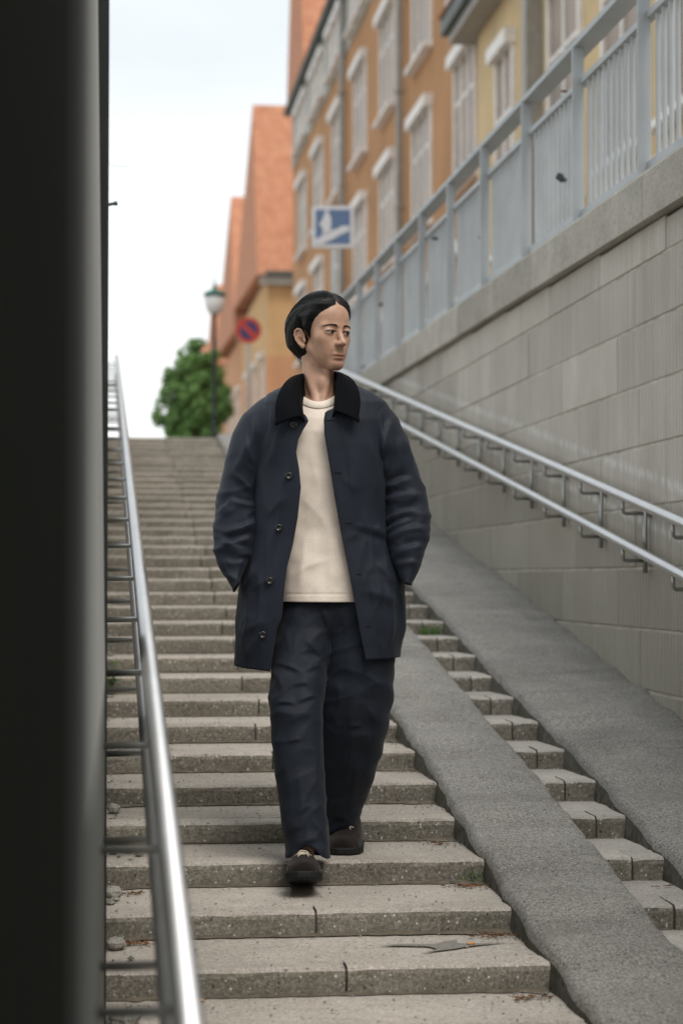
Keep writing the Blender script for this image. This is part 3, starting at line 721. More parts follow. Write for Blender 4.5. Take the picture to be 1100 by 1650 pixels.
def litter(X, Y, n, spread, label, seed, mat=None):
    r = random.Random(seed); m = MB()
    for k_ in range(n):
        x, y = r.gauss(0, spread), r.gauss(0, spread * .4); a = r.uniform(0, 6.28); s_ = r.uniform(.004, .012); q = r.uniform(.3, .6)
        m.add([(x - s_ * math.cos(a), y - s_ * math.sin(a), .002), (x + s_ * q * math.sin(a), y - s_ * q * math.cos(a), .003 + s_ * .4), (x + s_ * math.cos(a), y + s_ * math.sin(a), .003), (x - s_ * q * math.sin(a), y + s_ * q * math.cos(a), .003 + s_ * .2)], [(0, 1, 2, 3)])
        if k_ % 4 == 0: m.tube([(x, y, .004), (x + .03 * math.cos(a * 2), y + .03 * math.sin(a * 2), .006)], .0012, 4)
    o = m.build('leaf_litter', mat or M['litterm'], None, (X, Y, tread_z(Y))); tag(o, label, 'leaf litter', kind='stuff')
litter(1.12, Y0 + .44, 46, .04, 'dry brown litter in the ramp corner on the second tread from the bottom', 1)
litter(1.13, Y0 + RUN - .0 + .42, 34, .035, 'brown leaf litter in the ramp corner beside the lower tread', 2)
litter(1.12, Y0 - RUN + .40, 40, .045, 'dry twigs and leaves in the ramp corner of the lowest tread', 3)
litter(1.13, Y0 + RUN * 2 + .38, 16, .03, 'few brown leaf bits at the ramp edge right of the shoes', 4)
litter(1.75, Y0 + RUN * 1 + .35, 10, .03, 'dry twig on a small step between the ramps', 5)
litter(.06, Y0 + RUN * 1 + .38, 60, .04, 'brown litter against the left wall beside the rubble', 6)
litter(.06, Y0 + RUN * 0 + .42, 60, .04, 'dark litter against the left wall near the bottom', 7)
M['butt'] = plain('cigarette_butt', (.55, .30, .12), .8)
for (X, Y, a, lab) in ((1.03, Y0 + .30, .3, 'orange cigarette butt on the tread left of the ramp, near the stain'), (.25, Y0 - .03 - .02, .1, 'pale cigarette butt against the bottom riser')):
    m = MB(); z = tread_z(Y) + .0045; m.tube([(-.011 * math.cos(a), -.011 * math.sin(a), 0), (.011 * math.cos(a), .011 * math.sin(a), 0)], .004, 8)
    tag(m.build('cigarette_butt', M['butt'], None, (X, Y, z), True), lab, 'cigarette butt', 'cigarette butts on the steps')
# dark damp stain on the second tread
m = MB(); pts = [(-.19, .02), (-.13, .045), (-.02, .035), (.01, .075), (.05, .09), (.04, .04), (.10, .03), (.2, .05), (.12, .012), (.07, -.012), (.02, -.05), (-.09, -.11), (-.03, -.05), (-.05, -.005), (-.12, .01)]
m.add([(x, y, 0) for x, y in pts], [tuple(range(len(pts)))])
tst = NT('damp_stain', .6); tst.color(tst.ramp(tst.noise(60, 4), .3, (.17, .155, .135), .7, (.26, .24, .21)))
o = m.build('damp_stain', tst.m, st, (.955, Y0 + .29, SL * Y0 + .0015)); 

# ================================================================== the man
PK = .00202; PD = 6.87
cY, sY = math.cos(YAW), math.sin(YAW)
def PW(p):
    "body space (x right, y down, w toward the lower steps; units of 2.02 mm) to world"
    p = np.asarray(p, float); u = (p[..., 0] - 550) * PK; d = PD - p[..., 2] * PK
    return np.stack([u * cY + d * sY, d * cY - u * sY, CZ + (930 - p[..., 1]) * PK], -1)
def comp(x, y, w):
    q = 1 - w * PK / PD; return 550 + (x - 550) * q, 930 + (y - 930) * q
foot = PW((530, 1373, 40)); person = empty('person', tuple(foot))
tag(person, 'young man in open navy coat walking down the stairs, hands in pockets, head turned aside', 'person')
def pobj(name, V, F, mat, parent=None, smooth=True):
    par = parent or person
    W = PW(V) - np.array(foot)
    if parent is not None and parent is not person: W = W - np.array(parent.location)
    me = bpy.data.meshes.new(name); me.from_pydata(W.tolist(), [], F.tolist() if hasattr(F, 'tolist') else F); me.update()
    return obj(name, me, mat, par, smooth=smooth)
def surface_nets(f, xs, ys, zs):
    nx, ny, nz = f.shape; s = f < 0
    cs = np.zeros((nx - 1, ny - 1, nz - 1), np.int8)
    for i in (0, 1):
        for j in (0, 1):
            for k_ in (0, 1): cs += s[i:nx - 1 + i, j:ny - 1 + j, k_:nz - 1 + k_]
    act = (cs > 0) & (cs < 8); I, J, K = np.nonzero(act); idx = -np.ones(act.shape, np.int32); idx[I, J, K] = np.arange(len(I))
    pos = np.zeros((len(I), 3)); cnt = np.zeros(len(I)); ax = (xs, ys, zs)
    cor = [(i, j, k_) for i in (0, 1) for j in (0, 1) for k_ in (0, 1)]
    for a in cor:
        for d in range(3):
            if a[d]: continue
            b = list(a); b[d] = 1
            fa = f[I + a[0], J + a[1], K + a[2]]; fb_ = f[I + b[0], J + b[1], K + b[2]]; m = (fa < 0) != (fb_ < 0)
            t_ = np.where(m, fa / np.where(m, fa - fb_, 1), 0)
            pa = np.stack([xs[I + a[0]], ys[J + a[1]], zs[K + a[2]]], -1); pb = np.stack([xs[I + b[0]], ys[J + b[1]], zs[K + b[2]]], -1)
            pos += np.where(m[:, None], pa + (pb - pa) * t_[:, None], 0); cnt += m
    pos /= cnt[:, None]; F = []
    for d in range(3):
        sl0 = [slice(None)] * 3; sl1 = [slice(None)] * 3; sl0[d] = slice(0, -1); sl1[d] = slice(1, None)
        a = s[tuple(sl0)]; b = s[tuple(sl1)]; e1, e2 = (d + 1) % 3, (d + 2) % 3
        G = np.array(np.nonzero(a != b)); ok = np.ones(G.shape[1], bool)
        for e in (e1, e2): ok &= (G[e] > 0) & (G[e] < f.shape[e] - 1)
        G = G[:, ok]; flip = a[tuple(G)]
        q = []
        for o1, o2 in ((-1, -1), (0, -1), (0, 0), (-1, 0)):
            H_ = G.copy(); H_[e1] += o1; H_[e2] += o2; q.append(idx[tuple(H_)])
        q = np.stack(q, -1); q[~flip] = q[~flip][:, ::-1]; F.append(q)
    return pos, np.concatenate(F)
def sm(a, b, k_):                      # smooth union
    h = np.clip(.5 + .5 * (b - a) / k_, 0, 1); return b + (a - b) * h - k_ * h * (1 - h)
def sx(a, b, k_): return -sm(-a, b, k_)  # a minus b
def ell(P, c, r):
    q = [(P[i] - c[i]) / r[i] for i in range(3)]; k0 = np.sqrt(q[0] ** 2 + q[1] ** 2 + q[2] ** 2)
    return (k0 - 1) * min(r)
def cap(P, a, b, ra, rb):
    a = np.array(a, float); b = np.array(b, float); ba = b - a; L = ba @ ba
    h = np.clip(((P[0] - a[0]) * ba[0] + (P[1] - a[1]) * ba[1] + (P[2] - a[2]) * ba[2]) / L, 0, 1)
    return np.sqrt((P[0] - a[0] - ba[0] * h) ** 2 + (P[1] - a[1] - ba[1] * h) ** 2 + (P[2] - a[2] - ba[2] * h) ** 2) - (ra + (rb - ra) * h)
f32 = np.float32
# head frame: a = his left, b = forward, c = up; turned toward the viewer's right
PSI = R(38); HX, HY, HW = 522.3, 529.5, -8.0
TILT = R(2)
def to_head(x, y, w_):
    dx = x - HX; dw = w_ - HW; a = dx * math.cos(PSI) - dw * math.sin(PSI); b = dx * math.sin(PSI) + dw * math.cos(PSI); c = HY - y
    b2 = b * math.cos(TILT) - c * math.sin(TILT); c2 = b * math.sin(TILT) + c * math.cos(TILT)
    return a, b2, c2
def from_head(a, b, c):
    a, b, c = (np.asarray(q, float) for q in (a, b, c))
    b1 = b * math.cos(TILT) + c * math.sin(TILT); c1 = -b * math.sin(TILT) + c * math.cos(TILT)
    return np.stack([HX + a * math.cos(PSI) + b1 * math.sin(PSI), HY - c1, HW - a * math.sin(PSI) + b1 * math.cos(PSI)], -1)
def skull(Q):
    d = ell(Q, (0, -7, 15), (37, 46, 41)); d = sm(d, ell(Q, (0, 14, 16), (31, 26, 32)), 10)
    return d
EY = 5.0      # eyes sit this far below the origin of the head frame
def head_sdf(Q):
    a, b, c = Q; A = np.abs(a); S = (A, b, c); SE = (A, b, c + EY)
    d = skull(Q)
    d = sm(d, ell(S, (0, 12, -20), (27, 27, 41)), 10)
    d = sm(d, cap(S, (23.5, -4, -30), (7.0, 30, -58), 8.5, 6.5), 13)           # jaw line
    d = sm(d, ell(S, (0, 31, -57), (11, 9, 9)), 7)                   # chin
    d = sm(d, ell(S, (0, 26, -38), (19, 14.6, 19)), 10)                       # mouth mound
    d = sm(d, ell(S, (22, 21.5, -15), (11, 11.5, 12)), 12)                   # cheekbone
    d = sm(d, cap(SE, (4, 37.0, 9.0), (24, 29.5, 9.0), 4.4, 4), 7)            # brow ridge
    d = sx(d, ell(SE, (15.5, 46, .5), (10.0, 8.0, 6.2)), 6)                  # sockets
    d = sm(d, ell(S, (14, 19, -30), (10, 12, 14)), 11)                       # hollow of the cheek
    d = sm(d, cap(S, (0, 37, 0), (0, 47.6, -20), 3.7, 4.4), 7)               # nose
    d = sm(d, ell(S, (0, 49.8, -23.4), (4.9, 5.4, 4.8)), 3)
    d = sm(d, ell(S, (6.2, 44.2, -24.8), (3.3, 5.4, 3.8)), 3)
    d = sx(d, ell(S, (3.0, 48, -29.2), (2.1, 3.2, 2.2)), 1.2)
    lid = ell(SE, (15.5, 31.8, .2), (10.4, 8.6, 7.6))
    d = sm(d, lid, 2.2)
    slit = ell(SE, (15.6, 40.2, -.7 + 0), (10.2, 6.2, 1.75)); d = sx(d, slit, .5)
    d = sx(d, ell(SE, (15.5, 42.3, 4.8), (9.5, 3.0, .8)), .9)               # lid fold
    yl = -.012 * A * A
    d = sm(d, ell((A, b, c - 0), (0, 39.4, -41.6), (9.8, 4.0, 2.9)), 2.6)  # lips
    d = sm(d, ell((A, b, c - 0), (0, 38.4, -47.4), (8.6, 4.4, 3.5)), 2.6)
    d = sx(d, ell((A, b, c + .25), (0, 43.2, -44.4), (10.8, 3.4, .55)), .9)
    d = sx(d, ell(S, (0, 45.5, -34), (1.6, 3, 4)), 1.5)
    d = sx(d, ell(S, (0, 44, -52), (9, 4, 2.2)), 3)
    # ears
    ea = (A - 37.2) * .90 + (b + 12) * .43; eb = (b + 12) * .90 - (A - 37.2) * .43; ec = c + 15
    eb2 = eb - ec * -.18
    E = (ea, eb2, ec)
    disc = ell((ea, eb2 / (1 + ec * .014), ec), (1.6, 0, 0), (2.1, 8.4, 14.6))
    hp = [(3.0, 6.0, -1), (4.2, 7.2, 6), (4.6, 4.0, 12.6), (4.6, -1.5, 14.6), (4.4, -7.0, 11.5), (4.6, -9.2, 4.5), (4.4, -7.6, -3.5), (3.6, -4.0, -10), (2.8, 1.2, -14)]
    for p_, q_ in zip(hp[:-1], hp[1:]): disc = sm(disc, cap((ea, eb2, ec), p_, q_, 1.75, 1.75), .8)
    disc = sm(disc, ell((ea, eb2, ec), (2.4, 1.6, -13), (2.4, 4.2, 4.2)), 1.2)
    for p_, q_ in (((3.4, -3.6, -6), (3.6, -4.6, 1)), ((3.6, -4.6, 1), (3.6, -1.0, 8.5)), ((3.6, -4.6, 1), (3.2, 1.5, 4.5))): disc = sm(disc, cap((ea, eb2, ec), p_, q_, 1.2, 1.2), 1.0)
    disc = sm(disc, ell((ea, eb2, ec), (3.4, 6.3, -4.5), (2.2, 2.4, 3.4)), 1.0)
    disc = sx(disc, ell((ea, eb2, ec), (3.6, 1.4, -4.0), (3.2, 3.4, 4.6)), .8)
    d = sm(d, disc, 1.6)
    return d
def neck_sdf(P):
    d = cap(P, (511, 572, -23), (516, 668, -12), 24.5, 29)
    d = sm(d, cap(P, (492, 572, -14), (510, 652, 17), 7, 6.5), 7)
    d = sm(d, cap(P, (530, 590, 2), (520, 652, 18), 5, 5), 9)
    d = sm(d, ell(P, (518, 616, 10), (7, 10, 7)), 9)
    d = sm(d, cap(P, (505, 655, 12), (455, 645, 0), 7, 6), 9)
    d = sm(d, cap(P, (524, 655, 12), (575, 642, 0), 7, 6), 9)
    return d
xs = np.unique(np.concatenate([np.arange(330, 448, 6.), np.arange(448, 580, 1.35), np.arange(582, 706, 6.)])).astype(f32)
ys = np.unique(np.concatenate([np.arange(462, 664, 1.35), np.arange(666, 1420, 6.)])).astype(f32)
zs = np.unique(np.concatenate([np.arange(-90, -66, 5.), np.arange(-66, 62, 1.35), np.arange(64, 210, 6.)])).astype(f32)
Fd = np.full((len(xs), len(ys), len(zs)), 50, f32)
P = np.meshgrid(xs, ys, zs, indexing='ij', sparse=True)
jn = np.searchsorted(ys, 560); P2 = [P[0], P[1][:, jn:], P[2]]
tors = sm(ell(P2, (518, 760, -10), (78, 112, 46)), ell(P2, (530, 965, -5), (72, 75, 44)), 25)
tors = sm(tors, cap(P2, (470, 672, -12), (572, 668, -12), 22, 22), 20)
for pts, rad in (([(438, 682, -12), (385, 830, -14), (402, 900, 4), (418, 945, 18)], (24, 18, 12, 11)), ([(602, 678, -12), (655, 830, -14), (634, 900, 4), (614, 942, 18)], (24, 18, 12, 11)),
                 ([(492, 985, 0), (480, 1150, 78), (492, 1345, 128), (495, 1368, 150)], (34, 25, 15, 14)), ([(560, 985, 0), (566, 1165, 8), (548, 1330, -78), (548, 1356, -60)], (34, 25, 15, 14))):
    for i in range(3): tors = sm(tors, cap(P2, pts[i], pts[i + 1], rad[i], rad[i + 1]), 8)
for sgn, hx, hy in ((-1, 420, 955), (1, 612, 952)):          # hands inside the pockets: palm, four fingers, thumb
    tors = sm(tors, ell(P2, (hx, hy + 12, 24), (9, 16, 13)), 4)
    for q in range(4): tors = sm(tors, cap(P2, (hx, hy + 22, 12 + 6.5 * q), (hx + (2 if sgn < 0 else -2), hy + (44, 50, 48, 40)[q], 13 + 6.5 * q), 4.5, 3.5), 1.5)
    tors = sm(tors, cap(P2, (hx, hy + 8, 33), (hx, hy + 30, 43), 4.5, 3.5), 2)
ni = np.searchsorted(ys, 700); P3 = [P[0], P[1][:, jn:ni], P[2]]
tors[:, :ni - jn] = sm(tors[:, :ni - jn], neck_sdf(P3), 9)
Fd[:, jn:] = tors
hi_ = np.searchsorted(ys, 612)
Q = to_head(P[0], P[1][:, :hi_], P[2]); hd = head_sdf(Q)
P4 = [P[0], P[1][:, :hi_], P[2]]
Fd[:, :hi_] = sm(hd, neck_sdf(P4), 6) if True else hd
# blend lower boundary: join with torso values where both exist
ov = slice(jn, hi_); Fd[:, ov] = np.minimum(Fd[:, ov], tors[:, :hi_ - jn])
V, F = surface_nets(Fd, xs, ys, zs)
del Fd, hd, tors
# skin
def skinmat():
    t = NT('skin', .44, .45)
    at = t.n.new('ShaderNodeAttribute'); at.attribute_name = 'Tint'
    base = t.ramp(t.noise(40, 4), .3, (.48, .275, .18), .7, (.575, .345, .24))
    t.color(t.mix(1., base, at.outputs['Color'], 'MULTIPLY'))
    t.b.inputs['Subsurface Weight'].default_value = .12; t.b.inputs['Subsurface Radius'].default_value = (.012, .005, .003); t.b.inputs['Subsurface Scale'].default_value = .6
    t.bump(t.noise(420, 3), .18, .001); return t.m
M['skin'] = skinmat()
body = pobj('body', V, F, M['skin'])
a_, b_, c_ = to_head(V[:, 0], V[:, 1], V[:, 2]); A_ = np.abs(a_)
tint = np.ones((len(V), 3))
def blend(mask, col): 
    global tint
    tint = tint * (1 - mask[:, None]) + np.array(col) * mask[:, None]
fr = np.clip((b_ - 30) / 5, 0, 1)
blend(fr * np.exp(-((A_ / 12.2) ** 4)) * np.exp(-(((c_ + 44.4) / 6.0) ** 4)) * .85, (.80, .55, .55))
blend(np.exp(-((A_ / 13) ** 4)) * np.exp(-(((c_ + 44.6) / 1.0) ** 2)) * fr * .85, (.3, .16, .14))
if 0: blend(np.exp(-(((A_ - 23) / 9) ** 2 + ((c_ + 14) / 9) ** 2)) * fr * .15, (1.02, .85, .82))
blend(np.exp(-(((A_ - 15.5) / 9) ** 4 + ((c_ + EY - 1.2) / 1.2) ** 2)) * fr * .6, (.42, .32, .28))
blend(np.clip((-c_ - 26) / 10, 0, 1) * np.clip((b_ - 2) / 10, 0, 1) * np.clip((c_ + 72) / 8, 0, 1) * .22, (.72, .74, .76))
blend(np.exp(-((c_ + 50) / 9) ** 2 - (A_ / 20) ** 4) * fr * .18, (.75, .72, .7))
ca = body.data.color_attributes.new('Tint', 'FLOAT_COLOR', 'POINT'); ca.data.foreach_set('color', np.concatenate([tint, np.ones((len(V), 1))], 1).ravel())
# eyes
M['eyewhite'] = plain('eye_white', (.30, .26, .23), .3, var=.05); M['iris'] = plain('dark_iris', (.012, .008, .006), .15, spec=.5)
M['brow'] = plain('brow_hair', (.028, .020, .016), .7)
def ball(c, r, n=14):
    v = []; f = []
    for i in range(n + 1):
        for j in range(2 * n):
            th = math.pi * i / n; ph = math.pi * j / n; v.append((c[0] + r * math.sin(th) * math.cos(ph), c[1] + r * math.sin(th) * math.sin(ph), c[2] + r * math.cos(th)))
    for i in range(n):
        for j in range(2 * n): f.append((i * 2 * n + j, (i + 1) * 2 * n + j, (i + 1) * 2 * n + (j + 1) % (2 * n), i * 2 * n + (j + 1) % (2 * n)))
    return np.array(v), f
for s_ in (-1, 1):
    v, f = ball((s_ * 15.5, 32.2, -.4 - EY), 7.4); e = pobj('eyeball', from_head(v[:, 0], v[:, 1], v[:, 2]), f, M['eyewhite'], body)
    v, f = ball((s_ * 15.5 + 1.5, 35.3, -.8 - EY), 4.9); pobj('iris', from_head(v[:, 0], v[:, 1], v[:, 2]), f, M['iris'], body)
# hair
HPH = np.array([0, 12, 25, 45, 58, 68, 76, 80, 84, 88, 92, 104, 110, 118, 130, 180.]); HCH = np.array([40, 38, 33.5, 25, 16, 6, -5, -14, -20, -18, 1, 0, -34, -56, -62, -62.])
def hair_sdf(Q, full=True):
    a, b, c = Q; A = np.abs(a)
    phi = np.degrees(np.arctan2(A, b + 2)); ch = np.interp(phi, HPH, HCH)
    d = skull(Q); d = sm(d, ell((A, b, c), (0, -26, -5), (33, 27, 42)), 10)
    t_ = np.clip((c - ch) * .42, -4, 7.4 + 7.0 * np.clip((phi - 85) / 50, 0, 1) * np.clip((44 - c) / 34, 0, 1))
    t_ = t_ * np.where(phi < 92, np.clip(.62 + phi / 240, 0, 1), 1)
    part = np.exp(-((a + 1.5) / 2.2) ** 2) * np.clip(b / 20 + .3, 0, 1) * 1.5
    s1 = np.sqrt((b - 10) ** 2 + (c + 24) ** 2)
    gro = .16 * np.sin(s1 * 2.3 + 1.1 * np.sin(s1 * .61) + A * .25) + .14 * np.sin(s1 * 1.07 + A * .2 + 2)
    lock = .45 * np.sin(s1 * .36 + A * .08)
    d = d - t_ + part - (gro + lock) * np.clip((c - ch) / 8, 0, 1) * (1 if full else 0)
    return sx(d, ell((A, b, c), (44, -11, -15), (12, 12.5, 18.5)), 2.5)
hx = np.arange(446, 578, 1.25).astype(f32); hy = np.arange(458, 600, 1.25).astype(f32); hz = np.arange(-78, 56, 1.25).astype(f32)
P = np.meshgrid(hx, hy, hz, indexing='ij', sparse=True); Q = to_head(*P); Q = [np.broadcast_to(q, (len(hx), len(hy), len(hz))) for q in Q]
Hd = hair_sdf(Q); Vh, Fh = surface_nets(Hd.astype(f32), hx, hy, hz); del Hd
t = NT('black_hair', .5, .3); t.color(t.ramp(t.noise(60, 3), .3, (.004, .0038, .0036), .7, (.009, .008, .0075))); t.bump(t.noise(300, 3), .3, .002); M['hair'] = t.m
hair = pobj('hair', Vh, Fh, M['hair'])
# loose strands lying on the hair
def ribbon_curves(name, curves, rad, mat, parent):
    m = MB()
    for c in curves:
        W = PW(np.array(c)) - np.array(foot); n = len(W); m.tube([tuple(q) for q in W], [rad * (1 - .75 * i / (n - 1)) for i in range(n)], 3, False)
    return m.build(name, mat, parent, smooth=True)
rg = random.Random(21); curves = []
def snap(a, b, c, lift):
    "push a point in head space radially out to the hair surface"
    o = np.array([0, -8, 5.]); d = np.array([a, b, c]) - o; L = np.linalg.norm(d); d /= L
    ts = np.linspace(20, 75, 56); q = [o[i] + d[i] * ts for i in range(3)]; s_ = hair_sdf([q[0], q[1], q[2]], False)
    k_ = np.nonzero(s_ < 0)[0]; tt = ts[k_[-1]] if len(k_) else L
    return o + d * (tt + lift)
for k_ in range(340):
    side = -1 if rg.random() < .72 else 1
    b0 = rg.uniform(-30, 33); c0 = 40 - max(0, -b0) * .15; R0 = math.hypot(b0 - 10, c0 + 24); th0 = math.atan2(c0 + 24, b0 - 10)
    if rg.random() < .3: R0 = rg.uniform(38, 75); th0 = rg.uniform(1.6, 2.4)
    L = rg.uniform(.5, 1.5); crv = []; lift = rg.uniform(.1, 1.2); a0 = rg.uniform(2, 20) if th0 < 2 else 25
    dr = rg.uniform(-6, 3)
    for j in range(10):
        u = j / 9; th = th0 + u * L; rr = R0 + dr * u
        b = 10 + rr * math.cos(th); c = -24 + rr * math.sin(th); aa = side * min(36, a0 + 34 * math.sin(min(1.5, (th - th0) * 1.3 + .1)))
        p3 = snap(aa, b, c, lift * math.sin(u * 2.8 + .3)); phi = math.degrees(math.atan2(abs(p3[0]), p3[1] + 2))
        if p3[2] < np.interp(phi, HPH, HCH) + 2: break
        crv.append(from_head(*p3))
    if len(crv) > 4: curves.append(crv)
for k_ in range(420):                                # hairs springing from the hairline
    ph = R(rg.uniform(1, 84)); side = -1 if rg.random() < .7 else 1; ch0 = np.interp(math.degrees(ph), HPH, HCH) - rg.uniform(-1.0, 2.4)
    o_ = np.array([side * 44 * math.sin(ph), -2 + 44 * math.cos(ph), ch0]); crv = []
    ts = np.linspace(.3, 1.25, 60); q = [o_[0] * ts, -2 + (o_[1] + 2) * ts, np.full(60, ch0)]; dd = skull([np.abs(q[0]), q[1], q[2]]) ; kk = np.nonzero(dd < 0)[0]
    if not len(kk): continue
    tt = ts[kk[-1]]; p0 = np.array([o_[0] * tt, -2 + (o_[1] + 2) * tt, ch0]); R0 = math.hypot(p0[1] - 10, p0[2] + 24); th0 = math.atan2(p0[2] + 24, p0[1] - 10)
    L = rg.uniform(.18, .5)
    for j in range(8):
        u = j / 7; th = th0 + u * L; b = 10 + (R0 + 5 * u) * math.cos(th); c = -24 + (R0 + 5 * u) * math.sin(th); aa = p0[0] + side * 6 * u
        p3 = snap(aa, b, c, .25 + .3 * math.sin(u * 3)) if j else p0; crv.append(from_head(*p3))
    curves.append(crv)
ribbon_curves('hair_strands', curves, .00055, M['hair'], hair)
fly = []
for k_ in range(16):
    a0 = rg.uniform(-14, 12); b0 = rg.uniform(-26, 10); p0 = snap(a0, b0, 40, -1); h_ = rg.uniform(1.5, 4.5); dx = rg.uniform(-5, 9)
    fly.append([from_head(p0[0], p0[1] + dx * u, p0[2] + h_ * math.sin(u * 2.6)) for u in np.linspace(0, 1, 7)])
for k_ in range(22):                                  # ragged ends at the nape and the sideburn
    ph = rg.uniform(118, 160); A0 = rg.uniform(8, 28); p0 = snap(-A0, -rg.uniform(28, 44), rg.uniform(-36, -28), -.5)
    fly.append([from_head(p0[0] * (1 - .1 * u), p0[1] + 5 * u, p0[2] - rg.uniform(12, 15) * u) for u in np.linspace(0, 1, 5)])
ribbon_curves('loose_hairs', fly, .0005, M['hair'], hair)
# eyebrows, lash lines
def face_pt(a, c, lift=.2):
    bs = np.linspace(20, 62, 169); d = head_sdf([np.full_like(bs, a), bs, np.full_like(bs, c)]); k_ = np.nonzero(d < 0)[0]
    return np.array([a, bs[k_[-1]] + lift, c])
for s_ in (-1, 1):
    br = []
    for k_ in range(190):
        u = rg.random(); a = 6.0 + 20.5 * u; c = 8.0 + 2.3 * math.sin(u * 2.9 + .1) - .6 * u + max(-1.2, min(1.2, rg.gauss(0, .8))) * (1.15 - .85 * u); L = rg.uniform(2.0, 3.6); up = .7 - 1.1 * u
        br.append([from_head(*face_pt(s_ * (a + L * q), c - EY + up * L * q * .6, .15 + .35 * math.sin(q * 3))) for q in (0, .5, 1)])
    ribbon_curves('eyebrow', br, .00078, M['brow'], body)
    la_ = []
    for off in (0, .45):
        la_.append([from_head(*(face_pt(s_ * (7.4 + 17.8 * u), .55 + 1.0 * math.sin(u * math.pi) - 1.2 * u + off - EY, .35))) for u in np.linspace(0, 1, 12)])
    ribbon_curves('eyelashes', la_, .0010, M['hair'], body)
# mole on the cheek
v, f = ball((0, 0, 0), .75, 5); q = face_pt(-13.5, -35.5, 0); pobj('mole', from_head(v[:, 0] + q[0], v[:, 1] + q[1], v[:, 2] + q[2]), f, M['litterm'], body)

# ------------------------------------------------------------------ clothing
def crease(X, Y, segs):
    out = np.zeros_like(X)
    for (x0, y0, x1, y1, wd, amp) in segs:
        dx, dy = x1 - x0, y1 - y0; L = math.hypot(dx, dy); t_ = ((X - x0) * dx + (Y - y0) * dy) / (L * L); s_ = ((X - x0) * dy - (Y - y0) * dx) / L
        bow = .06 * L * np.sin(np.clip(t_, 0, 1) * np.pi); s_ = s_ - bow
        win = np.exp(-np.clip(np.abs(t_ - .5) * 2 - .3, 0, None) ** 2 * 5.)
        sg = np.sign(amp); r_ = np.sqrt(s_ * s_ + .8)
        g_ = np.where(s_ * sg > 0, np.exp(-(r_ - .9) / (1.25 * wd)), np.exp(-(r_ - .9) / (.42 * wd))) - .30 * np.exp(-((s_ * sg + 1.3 * wd) / (.9 * wd)) ** 2)
        out += abs(amp) * 1.25 * win * g_
    return out * CR
CR = 1.
def vnoise(X, Y, sx_, sy_, seed, n=5):
    r = np.random.default_rng(seed); out = np.zeros_like(X)
    for k_ in range(n):
        a = r.uniform(0, 6.28); f_ = r.uniform(.6, 2.2); out += np.sin(X / sx_ * f_ * math.cos(a) * 6.28 + Y / sy_ * f_ * math.sin(a) * 6.28 + r.uniform(0, 6.28)) / f_ * (1 + .5 * np.sin(Y / sy_ * 2 + k_))
    return out / n
def ridge(X, Y, sx_, sy_, seed): return np.exp(-np.sqrt(vnoise(X, Y, sx_, sy_, seed) ** 2 + .0009) / .13)
def gridmesh(V3, closed=False):
    nr, nc = V3.shape[:2]; F = []
    for i in range(nr - 1):
        for j in range(nc - (0 if closed else 1)):
            a = i * nc + j; b = i * nc + (j + 1) % nc; F.append((a, b, b + nc, a + nc))
    return V3.reshape(-1, 3), F
def normals(V3, closed=False):
    if closed: du = np.roll(V3, -1, 1) - np.roll(V3, 1, 1)
    else: du = np.gradient(V3, axis=1)
    dv = np.gradient(V3, axis=0); n = np.cross(du, dv); return n / (np.linalg.norm(n, axis=-1, keepdims=True) + 1e-9)
def solid(o, th, off=-1):
    m = o.modifiers.new('thickness', 'SOLIDIFY'); m.thickness = th; m.offset = off; return o
def cloth(name, c, rough=.62, sheen=.25, weave=900, wb_=.12):
    t = NT(name, rough, .25)
    cc = t.ramp(t.noise(9, 5), .3, tuple(x * .85 for x in c), .7, tuple(x * 1.15 for x in c))
    cc = t.mix(t.val(t.noise(350, 2, .6), .35, .65, 0, .35), cc, tuple(x * 1.5 for x in c)); t.color(cc)
    t.b.inputs['Sheen Weight'].default_value = sheen; t.b.inputs['Sheen Roughness'].default_value = .5
    t.bump(t.noise(weave, 2), wb_, .0015); t.bump(t.noise(45, 4, .6), .12, .003); return t.m
M['coat'] = cloth('navy_nylon', (.0122, .0165, .0262), .62, .05); M['trouser'] = cloth('navy_trouser', (.0082, .0118, .0195), .66, .05)
M['shirt'] = cloth('cream_cotton', (.80, .69, .585), .85, .3, 500, .5)
t = NT('black_corduroy', .75, .15); t.color((.0035, .004, .005)); t.b.inputs['Specular IOR Level'].default_value = .08
wv = t.n.new('ShaderNodeTexWave'); wv.bands_direction = 'Z'; wv.inputs['Scale'].default_value = 90; t.l.new(t.pos, wv.inputs['Vector']); t.bump(wv.outputs[1], .5, .002); M['cord'] = t.m
# coat body
TB = np.array([[606, 488, 540, 24], [614, 476, 554, 30], [624, 454, 580, 40], [636, 432, 604, 54], [650, 421, 621, 62], [680, 414, 628, 70], [720, 411, 626, 74], [800, 409, 624, 76], [860, 405, 626, 76], [900, 396, 634, 80], [940, 387, 648, 83], [1000, 381, 648, 86], [1080, 380, 644, 88.]])
AO = np.array([[606, 484], [640, 482], [664, 484], [672, 494], [681, 498], [695, 489], [709, 482], [729, 478.5], [753, 483], [783, 486], [830, 481], [874, 473], [904, 465], [931, 461], [985, 456], [1000, 449], [1078, 436.]])
BO = np.array([[606, 544], [640, 543], [662, 540], [669, 524], [682, 522], [706, 523], [736, 528], [770, 533.5], [803, 538.5], [861, 548.6], [928, 562], [965, 569], [1022, 579], [1062, 587.]])
NR, NC = 150, 260; pw = 2 / 2.5
V3 = np.zeros((NR, NC, 3))
vv = np.concatenate([np.linspace(0, .12, 24), np.linspace(.12, 1, NR - 23)[1:]])
